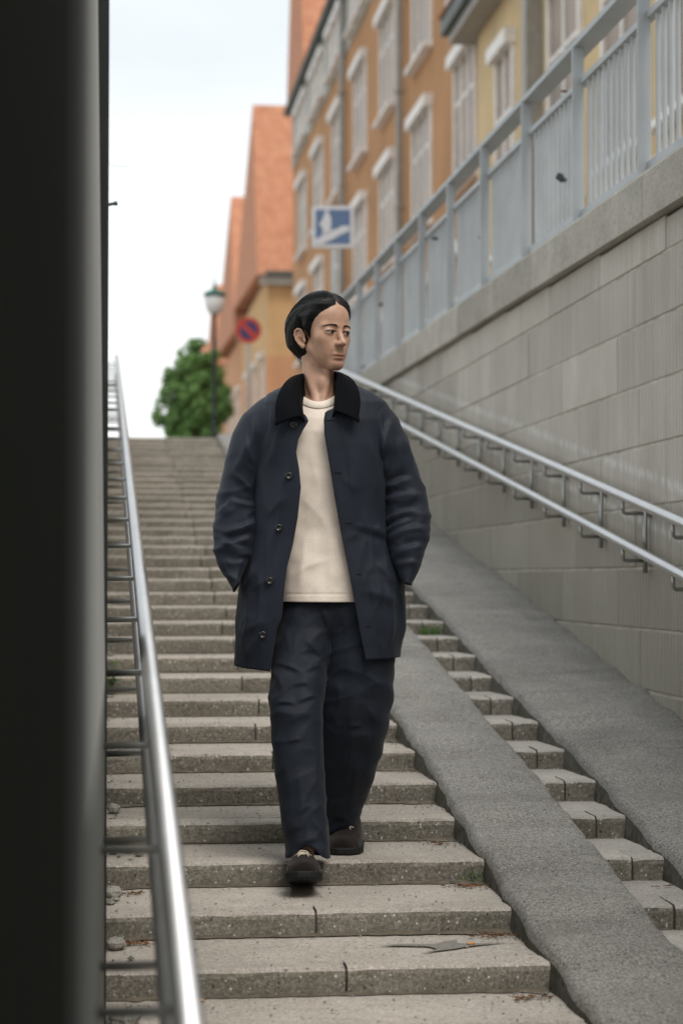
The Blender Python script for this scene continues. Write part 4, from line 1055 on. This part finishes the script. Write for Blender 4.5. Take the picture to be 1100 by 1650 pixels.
for i, v in enumerate(vv):
    s = np.linspace(0, 1, NC)
    ymid = 606 + v * (1066 - 606)
    for it in range(2):
        y = ymid
        Lx, Rx, Dp = (np.interp(y, TB[:, 0], TB[:, k_]) for k_ in (1, 2, 3)); cx = (Lx + Rx) / 2; rx = (Rx - Lx) / 2
    xa, xb = np.interp(y * 1.0, AO[:, 0], AO[:, 1]), np.interp(y, BO[:, 0], BO[:, 1])
    def ang(x): 
        q = np.clip((x - cx) / rx, -1, 1); return math.acos(math.copysign(abs(q) ** (1 / pw), q))
    t0, t1 = ang(xa), ang(xb) - 2 * math.pi      # from left edge (angle in (90,180)) around the back down to right edge
    tt = t0 + (2 * math.pi - (t0 - ang(xb))) * s  # left edge -> left side -> back -> right side -> right edge
    ct, sn = np.cos(tt), np.sin(tt)
    x = cx + rx * np.sign(ct) * np.abs(ct) ** pw; w_ = -6 + Dp * np.sign(sn) * np.abs(sn) ** pw
    w_ = np.where(sn < 0, -6 + (w_ + 6) * .85, w_)
    hem = np.interp(s, [0, .2, .35, .65, .8, 1], [1078, 1070, 1066, 1062, 1057, 1060])
    hem = np.where(s < .5, hem, hem); yy = 606 + v * (hem - 606)
    V3[i] = np.stack([x, yy, w_], -1)
# rows moved down slightly by the hem: keep the edge curves true
N3 = normals(V3)
cen = np.array([518., 0, -6.]); sgn = np.sign(((V3 - cen) * N3 * [1, 0, 1]).sum(-1, keepdims=True)); N3 = N3 * np.where(sgn == 0, 1, sgn)
X, Y = V3[..., 0], V3[..., 1]; front = (V3[..., 2] > 0) * 1.
cs_ = [(470, 700, 452, 800, 9, 2.0), (452, 690, 430, 760, 10, 3), (440, 650, 428, 740, 9, 3.0), (462, 760, 430, 900, 14, 2.6), (400, 930, 392, 1050, 12, 4), (420, 900, 408, 1060, 16, 3.5), (445, 880, 428, 1050, 18, 3),
       (395, 1020, 440, 1000, 10, 2.2), (410, 905, 400, 945, 4, 3.5), (382, 1000, 405, 1068, 9, 3), (560, 700, 556, 820, 12, 2.2), (590, 700, 600, 820, 12, 3.0), (545, 880, 580, 860, 8, 2.2), (580, 824, 600, 912, 4, 1.6),
       (617, 858, 650, 922, 4.5, 5), (628, 852, 655, 900, 4, 3), (598, 850, 618, 868, 7, 3.4), (566, 848, 622, 868, 8, 2.6), (615, 930, 622, 1050, 13, 5), (634, 940, 640, 1050, 8, 3.5), (590, 930, 606, 1040, 16, 3), (575, 950, 640, 975, 12, 2.5), (600, 905, 632, 948, 8, 3.2),
       (545, 770, 575, 800, 9, 1.6), (430, 840, 470, 800, 12, 2.2), (405, 955, 450, 930, 12, 2.4)]
disp = crease(X, Y, cs_) * front + vnoise(X, Y, 90, 130, 3) * 2.0 + vnoise(X, Y, 28, 45, 4) * .35
# long drapes toward the hem
disp += 2.0 * (ridge(X * 1.6, Y * .7, 100, 130, 51) - .3) * np.clip((Y - 820) / 80, .3, 1)
disp += np.sin(np.linspace(0, 1, NC)[None, :] * 34 + 1) * 3.2 * np.clip((Y - 860) / 200, 0, 1) * (1 - np.exp(-((np.linspace(0, 1, NC)[None, :] - .5) / .47) ** 8)) * .4
edge = np.minimum(np.arange(NC), NC - 1 - np.arange(NC))[None, :]; fade = np.clip(edge / 14, .15, 1)
disp *= fade
# stitched placket ridges, parallel to the edges, and hem stitching
arc = np.cumsum(np.linalg.norm(np.diff(V3, axis=1, prepend=V3[:, :1]), axis=-1), 1); tot = arc[:, -1:]
for dd in (2.0, 25.): disp -= .9 * np.exp(-((arc - dd) / 1.3) ** 2) * (Y > 670); disp -= .9 * np.exp(-((tot - arc - dd) / 1.3) ** 2) * (Y > 670)
V3 = V3 + N3 * disp[..., None]
v, f = gridmesh(V3); coat = solid(pobj('coat', v, f, M['coat']), .0035, 1)
coat.data.flip_normals() if False else None
def interp_rows(rows, n):
    rows = np.array(rows, float); s = np.concatenate([[0], np.cumsum(np.linalg.norm(np.diff(rows[:, :4], axis=0), axis=1))]); t_ = np.linspace(0, s[-1], n)
    out = np.stack([np.interp(t_, s, rows[:, k_]) for k_ in range(rows.shape[1])], 1)
    for _ in range(6): out[1:-1] = out[1:-1] * .5 + (out[:-2] + out[2:]) * .25
    return out
def sleeve(name, rows, creases, seed, parent, sdn):
    rw = interp_rows(rows, 110); NCs = 96; V3 = np.zeros((110, NCs, 3)); th = np.linspace(0, 2 * math.pi, NCs, endpoint=False)
    for i, (ox, oy, ix, iy, w_, d_) in enumerate(rw):
        mx, my, hx_, hy_ = (ox + ix) / 2, (oy + iy) / 2, (ox - ix) / 2, (oy - iy) / 2
        ct = np.sign(np.cos(th)) * np.abs(np.cos(th)) ** .85; sn = np.sign(np.sin(th)) * np.abs(np.sin(th)) ** .85
        V3[i] = np.stack([mx + hx_ * ct, my + hy_ * ct, w_ + d_ * sn], -1)
    N3 = normals(V3, True); c = V3.mean(1, keepdims=True); s_ = np.sign(((V3 - c) * N3).sum(-1).mean()); N3 *= s_
    X, Y = V3[..., 0], V3[..., 1]; front = np.clip((V3[..., 2] - c[..., 2]) / 12 + .6, 0, 1)
    disp = crease(X, Y, creases) * front + vnoise(X + 20 * sdn, Y, 55, 70, seed) * 2.4 + vnoise(X, Y, 22, 30, seed + 1) * .35
    bunch = np.clip((Y - 770) / 60, 0, 1) * np.clip((960 - Y) / 40, 0, 1)
    disp += 3.4 * (ridge(X + sdn * Y * .35, Y, 120, 62, seed + 9) - .3) * np.clip((Y - 700) / 90, .25, 1) + 2.0 * (ridge(X - sdn * Y * .5, Y, 90, 44, seed + 12) - .3) * bunch
    disp += bunch * (.15 * np.sin((Y + sdn * X * .8) / 9.5 + np.sin(X / 17) * 1.2 + th[None, :]) * np.clip(.6 + .5 * vnoise(X, Y, 40, 60, seed + 5) * 2, 0, 1.2))
    V3 = V3 + N3 * (disp * np.clip(np.arange(110)[:, None] / 12, 0, 1))[..., None]
    v, f = gridmesh(V3, True); return solid(pobj(name, v, f, M['coat'], parent), .003, 1)
sleeve('sleeve', [(488, 614, 470, 690, -12, 30), (470, 618, 462, 720, -12, 42), (440, 631, 446, 745, -10, 54), (412, 645, 432, 765, -11, 52), (388, 668, 424, 778, -12, 48), (372, 702, 421, 790, -13, 46), (360, 748, 420, 800, -12, 43), (349, 805, 421, 822, -6, 42), (344, 850, 418, 850, 4, 40), (346, 885, 411, 880, 14, 37), (355, 915, 401, 905, 26, 32), (367, 937, 393, 925, 36, 27), (380, 953, 386, 938, 44, 20)],
       [(418, 815, 372, 806, 5, 5), (420, 835, 362, 858, 6, 5.5), (414, 862, 352, 878, 6, 5), (405, 890, 350, 862, 6, 4), (380, 800, 350, 830, 6, 4), (418, 760, 395, 690, 9, 5), (405, 700, 372, 770, 12, 4), (430, 660, 424, 760, 7, 4.5), (412, 668, 402, 730, 6, 3.5), (400, 905, 362, 905, 5, 4), (370, 760, 410, 800, 8, 3.4)], 11, coat, 1)
sleeve('sleeve', [(538, 612, 556, 690, -12, 30), (556, 617, 568, 720, -12, 42), (590, 631, 584, 745, -10, 54), (618, 645, 600, 765, -11, 52), (640, 672, 608, 778, -12, 48), (655, 706, 611, 790, -13, 46), (668, 745, 613, 800, -12, 43), (684, 788, 615, 822, -6, 42), (692, 822, 617, 850, 4, 40), (689, 860, 623, 882, 14, 37), (679, 897, 632, 908, 26, 32), (668, 925, 641, 925, 36, 27), (659, 943, 650, 938, 44, 20)],
       [(615, 792, 664, 772, 6, -5.5), (618, 806, 680, 800, 6, -5), (617, 862, 662, 838, 5, -6), (620, 842, 672, 822, 5, -4.5), (626, 868, 684, 850, 6, -5), (636, 895, 680, 880, 6, -4), (614, 740, 632, 672, 9, -5), (640, 700, 664, 760, 12, -4), (605, 660, 612, 760, 7, -4.5), (640, 912, 672, 906, 5, -4), (625, 690, 616, 780, 6, -3.5)], 23, coat, -1)
# corduroy collar
def spline(pts, n):
    pts = np.array(pts, float); s = np.concatenate([[0], np.cumsum(np.linalg.norm(np.diff(pts, axis=0), axis=1))]); t_ = np.linspace(0, s[-1], n)
    o = np.stack([np.interp(t_, s, pts[:, k_]) for k_ in range(3)], 1)
    for _ in range(16): o[1:-1] = o[1:-1] * .5 + (o[:-2] + o[2:]) * .25
    return o
fold = spline([(484, 676, 74), (482, 655, 62), (482, 636, 44), (484, 618, 18), (489, 604, -12), (500, 596, -40), (516, 593, -52), (532, 594, -42), (541, 598, -16), (544, 604, 10), (543, 622, 34), (542, 645, 56), (541, 668, 72)], 90)
leaf = spline([(446, 691, 72), (442, 676, 69), (443, 652, 61), (451, 629, 47), (463, 612, 26), (478, 602, -10), (496, 599, -52), (516, 598, -70), (537, 599, -52), (553, 602, -10), (565, 610, 26), (575, 620, 47), (583, 640, 61), (583, 666, 69), (577, 686, 74)], 90); leaf[2:-2] = leaf[2:-2] * .93 + fold[2:-2] * .07
base = spline([(492, 684, 66), (488, 668, 56), (487, 655, 40), (488, 640, 16), (492, 632, -12), (502, 628, -36), (516, 626, -46), (530, 628, -36), (538, 634, -12), (540, 640, 14), (539, 655, 38), (537, 668, 56), (536, 676, 66)], 90)
rowsC = []
for u in np.linspace(0, 1, 8): rowsC.append(base * (1 - u) + fold * u)
for u in np.linspace(0, 1, 20)[1:]:
    mid = fold * (1 - u) + leaf * u; mid[:, 2] += math.sin(u * math.pi) * 5 + 3; mid[:, 1] -= math.sin(u * math.pi) * 1.5; rowsC.append(mid)
v, f = gridmesh(np.array(rowsC)); solid(pobj('collar', v, f, M['cord'], coat), .005, 0)
# buttons and buttonholes
M['button'] = plain('horn_button', (.018, .017, .017), .25, spec=.6)
def front_w(x, y):
    Lx, Rx, Dp = (np.interp(y, TB[:, 0], TB[:, k_]) for k_ in (1, 2, 3)); q = abs((x - (Lx + Rx) / 2) / ((Rx - Lx) / 2)); return -6 + Dp * (1 - q ** (1 / pw * 2)) ** (pw / 2) if q < 1 else 0
for (bx, by) in ((475, 689), (467, 770), (451, 852), (437, 936), (426, 1021)):
    d2 = ((V3.reshape(-1, 3)[:, :2] - [bx, by]) ** 2).sum(1) + (V3.reshape(-1, 3)[:, 2] < 0) * 1e6; w0 = V3.reshape(-1, 3)[d2.argmin(), 2] + 2.6
    m = []; ff = []; n = 20; prof = [(0, 1.2), (2.6, 1.2), (3.2, 2.2), (4.8, 2.6), (6.0, 1.8), (6.2, .2), (5.2, -.8)]
    for r_, z in prof:
        for k_ in range(n): a = 2 * math.pi * k_ / n; m.append((bx + r_ * math.cos(a), by + r_ * math.sin(a), w0 + z))
    for i in range(len(prof) - 1):
        for k_ in range(n): ff.append((i * n + k_, i * n + (k_ + 1) % n, (i + 1) * n + (k_ + 1) % n, (i + 1) * n + k_))
    pobj('button', np.array(m), ff, M['button'], coat)
M['thread'] = plain('dark_thread', (.006, .007, .009), .9)
for (bx, by) in ((530, 682), (543, 765), (560, 845), (575, 925), (590, 1007)):
    d2 = ((V3.reshape(-1, 3)[:, :2] - [bx, by]) ** 2).sum(1) + (V3.reshape(-1, 3)[:, 2] < 0) * 1e6; w0 = V3.reshape(-1, 3)[d2.argmin(), 2] + 2.0
    pts = PW(np.array([(bx - 6, by + .6, w0 - .3), (bx - 2, by, w0), (bx + 3, by - .3, w0), (bx + 7, by, w0 - .3)])) - np.array(foot)
    m = MB(); m.tube([tuple(q) for q in pts], .0011, 5); m.build('buttonhole', M['thread'], coat)
# t-shirt
NRs, NCs = 120, 200; th = np.linspace(0, 2 * math.pi, NCs, endpoint=False); S3 = np.zeros((NRs, NCs, 3))
SB = np.array([[0, 513, 31.5, 33, 646], [.03, 513, 36, 36, 652], [.06, 514, 44, 40, 660], [.1, 515, 60, 46, 672], [.16, 516, 78, 52, 694], [.3, 518, 88, 58, 745], [.6, 522, 90, 60, 850], [.85, 526, 84, 68, 935], [1, 528, 82, 72, 968.]])
for i, u in enumerate(np.linspace(0, 1, NRs)):
    cx, rx, rw_, y = (np.interp(u, SB[:, 0], SB[:, k_]) for k_ in (1, 2, 3, 4))
    ct = np.sign(np.cos(th)) * np.abs(np.cos(th)) ** .88; sn = np.sign(np.sin(th)) * np.abs(np.sin(th)) ** .88
    back = np.where(np.sin(th) < 0, -np.sin(th), 0) * 16 * (1 - min(1, u / .16)); side = np.cos(th) ** 2 * 8 * (1 - min(1, u / .12))
    S3[i] = np.stack([cx + rx * ct, y - back - side + 1.5 * np.sin(th) * min(1, u * 3) + 7 * np.clip(np.sin(th), 0, 1) ** 2 * (1 - min(1, u / .2)), -8 + rw_ * sn], -1)
N3 = normals(S3, True); c = S3.mean(1, keepdims=True); N3 *= np.sign(((S3 - c) * N3).sum(-1).mean()); X, Y = S3[..., 0], S3[..., 1]
d_ = crease(X, Y, [(500, 720, 505, 860, 14, 1.6), (480, 800, 540, 870, 10, 1.2), (470, 930, 540, 900, 10, 1.6), (520, 820, 530, 940, 12, 1.8), (490, 860, 480, 950, 10, 1.6), (505, 690, 530, 730, 8, 1.2)]) * (S3[..., 2] > 0) + vnoise(X, Y, 40, 50, 31) * 1.5 * np.clip((Y - 680) / 60, 0, 1)
d_ -= .9 * np.exp(-((Y - 957) / 1.2) ** 2)
S3 = S3 + N3 * d_[..., None]; v, f = gridmesh(S3, True); shirt = solid(pobj('t_shirt', v, f, M['shirt']), .002, 0)
nb = []
for u in np.linspace(0, 1, 7):
    sn, ct = np.sin(th), np.cos(th); yb0 = 641.5 + u * 11 + 8 * np.clip(sn, 0, 1) ** 2 - np.where(sn < 0, -sn, 0) * 16 - ct ** 2 * 8
    r_ = 30.5 + u * 7.5; nb.append(np.stack([513 + r_ * ct, yb0, -8 + (32.5 + u * 4.2 + 1.6 * math.sin(u * math.pi) + .8) * sn], -1))
v, f = gridmesh(np.array(nb), True); solid(pobj('neckband', v, f, M['shirt'], shirt), .003, 1)
# trousers (implicit surface, merged seat and legs, hollow at the hems)
def tab(rows):
    out = []
    for (y, l, r_, w_, d_) in rows:
        x0, y0 = comp(l, y, w_); x1, _ = comp(r_, y, w_); out.append((y0, (x0 + x1) / 2, (x1 - x0) / 2, w_, d_))
    return np.array(out)
LA = tab([(960, 460, 545, 0, 48), (985, 453, 542, 2, 53), (1010, 446, 540, 4, 57), (1060, 438, 530, 26, 56), (1130, 433, 521, 62, 50), (1180, 437, 520, 80, 46), (1230, 441, 521, 92, 43), (1290, 449, 525, 108, 41), (1340, 456, 530, 118, 41), (1400, 461, 536, 124, 43)])
LBt = tab([(960, 528, 640, 0, 56), (1010, 522, 638, 0, 58), (1060, 520, 636, 4, 58), (1130, 510, 632, 8, 54), (1180, 508, 622, 2, 50), (1230, 508, 609, -14, 46), (1290, 510, 589, -45, 43), (1350, 512, 566, -70, 41)])
tx = np.arange(424, 650, 2.1).astype(f32); ty = np.arange(944, 1420, 2.1).astype(f32); tz_ = np.arange(-124, 184, 2.3).astype(f32)
X, Y, Z = np.meshgrid(tx, ty, tz_, indexing='ij')
def leg(T, dr=0.):
    cx, rx, cw, rw_ = (np.interp(Y[0, :, 0], T[:, 0], T[:, k_])[None, :, None] for k_ in (1, 2, 3, 4))
    q = (np.abs((X - cx) / (rx + dr)) ** 2.3 + np.abs((Z - cw) / (rw_ + dr)) ** 2.3) ** (1 / 2.3); return (q - 1) * np.minimum(rx, rw_), cw
ca_, cwa = leg(LA); cb_, cwb = leg(LBt)
da = crease(X[:, :, 0], Y[:, :, 0], [(441, 1064, 490, 1080, 6, 6), (490, 1078, 524, 1068, 5, 5), (446, 1126, 480, 1126, 4.5, 6), (478, 1126, 514, 1114, 4.5, 6), (466, 1186, 488, 1180, 4, 4.5), (440, 1072, 458, 1112, 6, 6), (474, 1100, 500, 1096, 3, 3), (492, 1028, 520, 1060, 8, 6), (480, 1050, 512, 1044, 6, 3.5), (452, 1000, 470, 1060, 9, 4),
    (460, 1160, 512, 1140, 10, 4), (455, 1200, 470, 1290, 14, 3.5), (500, 1180, 508, 1300, 12, 4), (480, 1220, 484, 1330, 13, 3.5), (462, 1325, 490, 1310, 5, 4.5), (470, 1345, 520, 1328, 6, 4.5), (505, 1300, 530, 1345, 7, 4), (478, 1296, 505, 1280, 5, 3)])[:, :, None]
db = crease(X[:, :, 0], Y[:, :, 0], [(560, 1168, 582, 1165, 4, 5), (600, 1090, 590, 1240, 14, 4), (560, 1120, 550, 1290, 14, 4), (570, 1200, 560, 1310, 9, 3.5), (535, 1315, 562, 1322, 5, 4.5), (580, 1080, 620, 1110, 12, 4), (540, 1090, 545, 1150, 9, 3), (530, 1180, 555, 1160, 8, 3.5)])[:, :, None]
dn = (vnoise(X[:, :, 0], Y[:, :, 0], 60, 90, 41) * 2.2 + vnoise(X[:, :, 0], Y[:, :, 0], 22, 38, 42) * .3)[:, :, None]
dn = dn + 2.2 * (ridge(X[:, :, 0] + Y[:, :, 0] * .4, Y[:, :, 0] * .8, 110, 90, 61) - .3)[:, :, None]
da_ = ca_ - (da * .4 + dn) * (Z > cwa) * .95 - vnoise(Z, Y, 60, 60, 44) * 2; db_ = cb_ - (db * .5 + dn) * (Z > cwb) * .95 - vnoise(Z, Y, 60, 60, 45) * 2
ia, _ = leg(LA, -6.5); ib, _ = leg(LBt, -6.5)
hema = 1361 - 24 * np.exp(-((X - 497) / 21) ** 2) * (Z > 120) + 4; hemb = 1350 - 8 * np.exp(-((X - 550) / 16) ** 2) * (Z > -60)
da_ = np.maximum(da_, (Y - hema) * .8); da_ = np.maximum(da_, -np.maximum(ia, 1300 - Y))
db_ = np.maximum(db_, (Y - hemb) * .8); db_ = np.maximum(db_, -np.maximum(ib, 1290 - Y))
pel = ell([X, Y, Z], (540, 985, -4), (90, 60, 58)) - crease(X[:, :, 0], Y[:, :, 0], [(516, 975, 530, 1030, 5, 3.5), (548, 975, 556, 1060, 10, 3), (485, 975, 500, 1020, 7, 3)])[:, :, None] * (Z > 0)
D = np.minimum(da_, db_) ; D = np.where(Y < 1075, sm(sm(da_, db_, 4), pel, 10), D)
D = np.where(Y < 956, 5, D)
Vt, Ft = surface_nets(D.astype(f32), tx, ty, tz_); del D, ia, ib, ca_, cb_, da_, db_, pel, X, Y, Z, hema, hemb
trs = pobj('trousers', Vt, Ft, M['trouser'])
m_ = trs.modifiers.new('smooth', 'SMOOTH'); m_.factor = .5; m_.iterations = 1
# shoes
M['suede'] = cloth('dark_brown_suede', (.0125, .008, .006), .9, .08, 700, .4); M['sole'] = plain('black_rubber', (.010, .011, .011), .7)
M['lace'] = plain('cream_lace', (.62, .53, .42), .8)
def shoe(tx0, ty0, tw, yaw, pitch, label):
    "toe tip at (tx0, ty0, tw); local l = length back from the toe, s = sideways, h = up"
    l = np.arange(-6, 152, 1.8).astype(f32); s_ = np.arange(-36, 37, 1.8).astype(f32); h = np.arange(-6, 66, 1.8).astype(f32)
    Lg, Sg, Hg = np.meshgrid(l, s_, h, indexing='ij')
    half = np.interp(l, [0, 6, 20, 45, 80, 115, 138, 142], [9, 19, 26.5, 29, 24.5, 22, 17, 10])[:, None, None]
    top = np.interp(l, [0, 10, 25, 45, 70, 90, 142], [22, 27, 30, 36, 46, 54, 56])[:, None, None]
    up = ((np.abs(Sg / (half - 1.5)) ** 2.4 + np.abs(np.clip(Hg - 8, 0, None) / (top - 8)) ** 2.2) ** (1 / 2.3) - 1) * 20
    up = np.maximum(up, np.maximum(-Lg + 2.5, Lg - 139)); up = np.maximum(up, 6 - Hg)
    up = up - .9 * np.exp(-((Hg - (top * .72)) / 1.5) ** 2) * (Lg < 48)      # apron seam
    so_ = np.maximum(np.abs(Sg) - half, np.abs(Hg - 5.5) - 5.5); so_ = np.maximum(so_, np.maximum(-Lg, Lg - 142)); 
    cy_, sy_ = math.cos(yaw), math.sin(yaw); cp, sp = math.cos(pitch), math.sin(pitch)
    def tow(V_):
        L_, S_, H_ = V_[:, 0], V_[:, 1], V_[:, 2]
        Lp = L_ * cp + H_ * sp * 1; Hp = H_ * cp - L_ * sp
        return np.stack([tx0 + S_ * cy_ - Lp * sy_, ty0 - Hp, tw - Lp * cy_ - S_ * sy_], -1)
    V1, F1 = surface_nets(sm(up, ell([Lg, Sg, Hg], (110, 0, 40), (24, 17, 26)), 3).astype(f32), l, s_, h); root = pobj('shoe', tow(V1), F1, M['suede']); root['label'] = label
    V1, F1 = surface_nets((so_ - .5).astype(f32), l, s_, h); pobj('sole', tow(V1), F1, M['sole'], root)
    m = MB()
    for q, (l0, sp_) in enumerate(((52, 8), (60, 9), (68, 9))):
        hh = np.interp(l0, [25, 45, 70, 90], [30, 36, 46, 54]) + .8
        pts = [(l0, -sp_, hh - 3), (l0 - 2, -sp_ * .4, hh + .6), (l0 + 3, sp_ * .4, hh + .6), (l0 + 1, sp_, hh - 3)]
        m.tube([tuple(q2) for q2 in PW(tow(np.array(pts, float))) - np.array(foot)], .0022, 6)
    for sg_ in (-1, 1):
        pts = [(58, 0, 42), (54, sg_ * 5, 43), (48, sg_ * 9, 39.5), (52, sg_ * 12, 38), (57, sg_ * 6, 42), (58, 0, 42.5), (50, -sg_ * 6, 40), (44, -sg_ * 8, 36)]
        m.tube([tuple(q2) for q2 in PW(tow(np.array(pts, float))) - np.array(foot)], .0018, 6)
    m.build('lace', M['lace'], root, smooth=True)
shoe(494, 1379, 240, R(2), R(12), 'front shoe, heel down and toe raised')
shoe(551, 1373, 22, R(-7), 0., 'rear shoe flat on the step')
print('script done')
